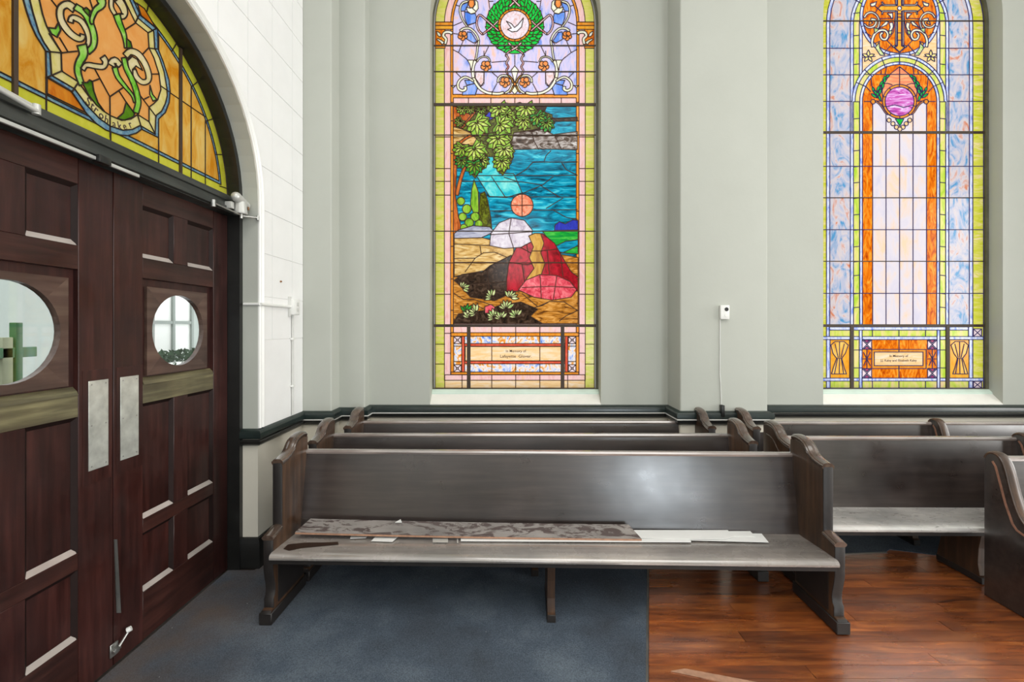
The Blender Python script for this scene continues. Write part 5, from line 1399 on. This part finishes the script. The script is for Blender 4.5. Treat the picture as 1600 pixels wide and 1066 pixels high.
def end_panel(root, kind, x, out):
    """x: middle of the panel; out = +1/-1: side of its outer face"""
    bm = bmesh.new()
    prof = PROF_A if kind == 'A' else PROF_B
    prism_bm(bm, prof, lambda u, v, d: (x + d, u, v), -TH / 2, TH / 2)
    bmesh.ops.recalc_face_normals(bm, faces=bm.faces[:])
    es = [e for e in bm.edges if abs(e.verts[0].co.x - e.verts[1].co.x) < 1e-6 and abs(e.verts[0].co.z) + abs(e.verts[1].co.z) > .01]
    bmesh.ops.bevel(bm, geom=es, offset=0.006, segments=2, profile=0.5, affect='EDGES', clamp_overlap=True)
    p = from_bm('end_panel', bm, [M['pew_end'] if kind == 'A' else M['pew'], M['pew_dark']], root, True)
    for f_ in p.data.polygons:                      # shade on the front edges put in as a darker material
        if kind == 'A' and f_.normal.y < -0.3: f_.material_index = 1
    if kind == 'A':
        side_sweep('cap_moulding', S_TOP, x, 0.068, 0.028, M['pew_cap'], p)
        side_sweep('arm_cap', [(.018, .474), (.07, .484), (.122, .494)], x, 0.066, 0.024, M['pew_cap'], p)
        bm = bmesh.new()
        bbox(bm, (x - .036, -.006, 0), (x + .036, .40, .066), 0.004, 1)
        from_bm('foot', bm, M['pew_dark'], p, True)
        bead = [(a + .012, b - .085) for a, b in S_TOP]
        f = x + out * TH / 2
        side_sweep('bead', bead[1:-1], f, 0.006, 0.006, M['pew_cap'], p)
        bm = bmesh.new()
        prism_bm(bm, [(.08, .10), (.36, .10), (.36, .32), (.08, .32)], lambda u, v, d: (f + out * d, u, v), 0.0, 0.004)
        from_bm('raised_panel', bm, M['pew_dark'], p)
        fi = x - out * TH / 2
        bm = bmesh.new()
        prism_bm(bm, [(.075, .085), (.37, .085), (.37, .335), (.075, .335)], lambda u, v, d: (fi - out * d, u, v), 0.0, 0.003)
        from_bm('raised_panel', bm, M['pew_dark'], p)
    else:
        side_sweep('cap_moulding', PROF_B[3:13], x, 0.062, 0.016, M['pew_end'], p)
        f = x + out * TH / 2
        bp = [(.398, .835), (.380, .81), (.360, .74), (.325, .61), (.285, .505), (.262, .478), (.225, .465), (.06, .45)]
        pth = [Vector((f, a, b)) for a, b in bp]; fr = []
        for i in range(len(pth)):
            d = (pth[min(i + 1, len(pth) - 1)] - pth[max(i - 1, 0)]).normalized(); fr.append((Vector((1, 0, 0)), Vector((0, -d.z, d.y))))
        bm = bmesh.new(); sweep(bm, pth, fr, [(-.003, -.006), (.003, -.006), (.004, 0), (.003, .006), (-.003, .006)])
        from_bm('bead', bm, M['pew_worn'], p, True)['label'] = 'worn copper-coloured bead'
    return p

def extrude_x(name, prof, x0, x1, mat, parent, n=10, wob=0.0):
    bm = bmesh.new()
    pth, fr = [], []
    for i in range(n + 1):
        pth.append(Vector((x0 + (x1 - x0) * i / n, 0, 0))); fr.append((Vector((0, 1, 0)), Vector((0, 0, 1))))
    sweep(bm, pth, fr, prof)
    return from_bm(name, bm, mat, parent, True)

BACK = [(.338, .355), (.348, .42), (.364, .52), (.386, .65), (.405, .76), (.420, .838)]
def pew(name, label, xa, ya, xb, yb, ends, legs=1, divider=None, group=None, seat_mat='pew_seat'):
    ln = math.hypot(xb - xa, yb - ya); rz = math.atan2(yb - ya, xb - xa)
    root = tag(empty(name, ((xa + xb) / 2, (ya + yb) / 2, 0.0042), rz), label, 'pew', group)
    L = ln / 2
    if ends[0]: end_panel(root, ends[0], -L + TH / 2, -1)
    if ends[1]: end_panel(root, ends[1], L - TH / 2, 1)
    x0, x1 = -L + TH - .004, L - TH + .004
    extrude_x('seat', [(.030, .352), (.004, .354), (-.008, .362), (-.011, .373), (-.006, .384), (.006, .391), (.03, .394), (.10, .392), (.20, .386), (.30, .380), (.352, .379), (.352, .356)], x0, x1, M[seat_mat], root)
    prof = BACK + [(a + .022, b) for a, b in BACK[::-1]]
    extrude_x('backrest', prof, x0, x1, M['pew'], root)
    extrude_x('top_rail', [(.412, .832), (.410, .844), (.416, .855), (.430, .859), (.446, .856), (.452, .845), (.449, .834)], x0, x1, M['pew_rail'], root)
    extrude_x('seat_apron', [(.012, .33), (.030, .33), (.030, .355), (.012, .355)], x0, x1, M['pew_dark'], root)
    for k in range(legs):
        x = -L + ln * (k + 1) / (legs + 1) + 0.012
        bm = bmesh.new()
        prism_bm(bm, [(.06, 0), (.06, .045), (.072, .05), (.085, .12), (.080, .22), (.055, .34), (.055, .352), (.34, .352), (.33, .22), (.37, .05), (.37, 0)], lambda u, v, d: (x + d, u, v), -.021, .021)
        lg = from_bm('centre_leg', bm, M['pew_end'], root)
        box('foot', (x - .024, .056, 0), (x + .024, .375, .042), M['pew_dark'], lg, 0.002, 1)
    if divider is not None:
        d = divider - (xa + xb) / 2
        p = end_panel(root, 'B', d, -1); p.name = 'divider_panel'
    return root

GL = 'dark wooden pews by the window wall'
pew('pew', 'long dark pew in front with a worn board and white sheets on its seat', -1.388, 2.512, 1.800, 2.434, 'AA', 1, group=GL)
pew('pew', 'middle pew of the three beneath the garden picture window', -1.372, 2.945, 1.650, 2.940, 'AA', 1, group=GL)
pew('pew', 'rearmost pew of the three beneath the garden picture window', -1.300, 3.400, 1.575, 3.400, 'AA', 1, group=GL)
GR = 'dark wooden pews on the right'
pew('pew', 'pew with pale scratched seat right of the long front pew', 1.815, 2.862, 5.4, 2.820, ['A', None], 2, 3.63, GR, 'pew_seat_pale')
pew('pew', 'pew against the wall beneath the cross window', 1.850, 3.375, 5.4, 3.340, ['A', None], 2, 3.50, GR)
pew('pew', 'nearest pew at the right picture edge with sloping bead-edged end', 2.894, 2.350, 5.5, 2.300, ['B', None], 1, None, GR)

# ------------------------------------------------------------------ things on the front pew seat

# worn board leaning on the backrest
pl = Vector((-1.285, 2.70)); pr = Vector((0.755, 2.655))
root = tag(empty('loose_board', (pl.x, pl.y, 0.404)), 'long worn board with peeling grey veneer lying on the front pew seat', 'board')
dv = (pr - pl); ang = math.atan2(dv.y, dv.x); root.rotation_euler = (0, 0, ang)
Lb = dv.length
w, rise, th = 0.112, 0.034, 0.012
def board_section(lift): return [Vector((0, lift)), Vector((w, lift + rise)), Vector((w - .004, lift + rise + th)), Vector((-.004, lift + th))]
bm = bmesh.new(); n = 14; rings = []
for i in range(n + 1):
    t = i / n; lift = 0.018 * (1 - t) ** 2 + 0.0
    dx = (0.045 * (1 - 0) if i == 0 else 0)
    rings.append([bm.verts.new((Lb * t + (0.04 if (i == 0 and k in (1, 2)) else 0) - (0.05 if (i == n and k in (1, 2)) else 0), p.x, p.y)) for k, p in enumerate(board_section(lift))])
for i in range(n):
    for j in range(4):
        k = (j + 1) % 4; bm.faces.new((rings[i][j], rings[i][k], rings[i + 1][k], rings[i + 1][j]))
bm.faces.new(rings[0][::-1]); bm.faces.new(rings[-1])
from_bm('veneered_board', bm, M['board'], root)
bm = bmesh.new()
for i in range(n):
    a, b = i / n, (i + 1) / n
    la, lb = 0.018 * (1 - a) ** 2, 0.018 * (1 - b) ** 2
    v = [bm.verts.new(p) for p in ((Lb * a, -.0045, la), (Lb * b, -.0045, lb), (Lb * b, -.0052, lb + th - .002), (Lb * a, -.0052, la + th - .002), (Lb * a, .001, la), (Lb * b, .001, lb), (Lb * b, .001, lb + th - .002), (Lb * a, .001, la + th - .002))]
    for f in ((0, 1, 2, 3), (4, 7, 6, 5), (0, 4, 5, 1), (3, 2, 6, 7), (0, 3, 7, 4), (1, 5, 6, 2)): bm.faces.new([v[q] for q in f])
from_bm('raw_edge', bm, M['board_edge'], root)['label'] = 'bare pinkish wood edge'

def sheet(name, quad_px, zs, label, cat, mat='paper', th=0.002, group=None):
    """flat sheet whose corners are photo pixels on the level zs"""
    pts = []
    for x, y in quad_px:
        Y = F * (H - zs) / (y - CY); pts.append(((x - CX) * Y / F, Y))
    c = Vector((sum(p[0] for p in pts) / len(pts), sum(p[1] for p in pts) / len(pts)))
    bm = bmesh.new(); prism_bm(bm, [(p[0] - c.x, p[1] - c.y) for p in pts], lambda u, v, d: (u, v, d), 0, th)
    o = from_bm(name, bm, M[mat], None); o.location = (c.x, c.y, zs)
    return tag(o, label, cat, group)
GP = 'white sheets on the front pew'
sheet('white_sheet', [(880, 839.5), (1201, 848), (1190, 834.5), (980, 832)], 0.3985, 'white sheet at the bottom of the fan, reaching furthest right', 'sheet', group=GP)
sheet('white_sheet', [(870, 838), (1180, 838.5), (1172, 830.5), (900, 830.5)], 0.4015, 'white sheet showing behind the top one in the fan', 'sheet', group=GP)
sheet('white_sheet', [(860, 839), (1129, 843.5), (1147, 839.5), (1137, 829), (900, 829)], 0.4045, 'uppermost white sheet in the fan beside the worn board', 'sheet', group=GP)
sheet('white_sheet', [(720, 846), (1080, 847.8), (1078, 843.5), (720, 842)], 0.3990, 'narrow white strip lying in front of the worn board', 'sheet', 'paper', 0.004, GP)
sheet('paper_scrap', [(547, 842), (572, 841), (575, 836), (549, 836)], 0.3985, 'small grey paper scrap under the left end of the worn board', 'paper scrap')
sheet('paper_scrap', [(580, 846), (613, 847), (622, 839), (588, 838)], 0.3990, 'folded white paper scrap in front of the worn board', 'paper scrap')
sheet('plastic_clip', [(676, 848), (700, 848), (700, 841), (676, 841)], 0.3985, 'pale transparent plastic clip on the seat edge of the front pew', 'plastic clip', 'clear_plastic')
sheet('plastic_clip', [(714, 849), (716, 849), (716, 842), (714, 842)], 0.3985, 'thin pale plastic tie beside the plastic clip', 'plastic tie', 'clear_plastic')
sheet('paper_scrap', [(617, 817), (628, 817), (626, 812)], 0.460, 'tiny white paper corner sticking up behind the worn board', 'paper scrap')
# bare brown patch worn into the seat
pp = [(443, 858), (450, 851), (480, 848), (505, 848), (528, 847), (529, 851), (500, 854), (470, 857), (452, 861)]
sheet('varnish_patch', pp, 0.3984, 'long dark brown patch on the left end of the front pew seat', 'stain', 'stain', 0.0008)

# ------------------------------------------------------------------ wall fittings
c = px(1132, 488, 3.76)
root = tag(empty('sensor_box', (c.x, 3.78, c.z)), 'small white device with a black round eye on the pilaster', 'sensor')
bx = box('housing', (-0.037, -0.032, -0.058), (0.037, 0.0, 0.058), M['plastic'], root, 0.005)
bm = bmesh.new(); cylinder(bm, (0.012, -0.031, 0.024), (0.012, -0.036, 0.024), 0.0165, 0.0155, 18)
k = from_bm('black_eye', bm, M['frame_black'], root, True)
bm = bmesh.new(); cylinder(bm, (0.012, -0.031, -0.024), (0.012, -0.0345, -0.024), 0.017, 0.015, 18)
from_bm('button', bm, M['white_gloss'], root, True)
tube_obj('cable', [(-0.030, -0.006, -0.05), (-0.032, -0.006, -0.5), (-0.022, -0.006, -0.70), (-0.022, -0.006, -0.80)], 0.004, M['bead'], 8, root)
box('cable_end', (-0.034, -0.05, -0.86), (-0.010, -0.002, -0.765), M['frame_black'], root, 0.003)
# conduit, switch box on the left wall
Xs = XL + 0.006
b0 = yz(455, 480, Xs)
root = tag(empty('conduit_box', (Xs, b0[0], b0[1])), 'white switch box with conduits on the tiled wall', 'switch box')
box('box', (0, -0.045, -0.062), (0.045, 0.045, 0.062), M['plastic'], root, 0.004)
box('cover', (0.045, -0.04, -0.057), (0.050, 0.04, 0.057), M['white_gloss'], root, 0.002)
for dz in (-.022, .022):
    box('socket', (0.050, -0.014, dz - .014), (0.053, 0.014, dz + .014), M['bead'], root, 0.002)
tube_obj('conduit', [(0.016, -0.045, 0.0), (0.016, YC + 0.915 - b0[0] - 0.0, 0.0)], 0.011, M['white_gloss'], 10, root)
tube_obj('conduit', [(0.010, YC + 0.915 - b0[0], 0.0), (-0.10, YC + 0.915 - b0[0], 0.0)], 0.010, M['white_gloss'], 10, root)
tube_obj('conduit', [(0.012, 0.0, -0.06), (0.012, 0.0, 0.96 - b0[1])], 0.008, M['bead'], 10, root)
for zc in (-0.25, -0.62):
    box('clip', (0, -0.02, zc - .008), (0.022, 0.02, zc + .008), M['white_gloss'], root, 0.002)
box('clip', (0.0, -0.055, -0.075), (0.02, -0.035, 0.08), M['bead'], root, 0.002)
# thin picture-rail scar on the tiles: nail and hook
h0 = yz(438, 440, Xs)
bm = bmesh.new(); cylinder(bm, (0, 0, 0), (0.012, 0, 0), 0.008, 0.006, 10)
o = from_bm('nail_hole', bm, M['rust'], None, True); o.location = (Xs - .001, h0[0], h0[1])
tag(o, 'rusty nail head in the white tiles above the switch box', 'nail')
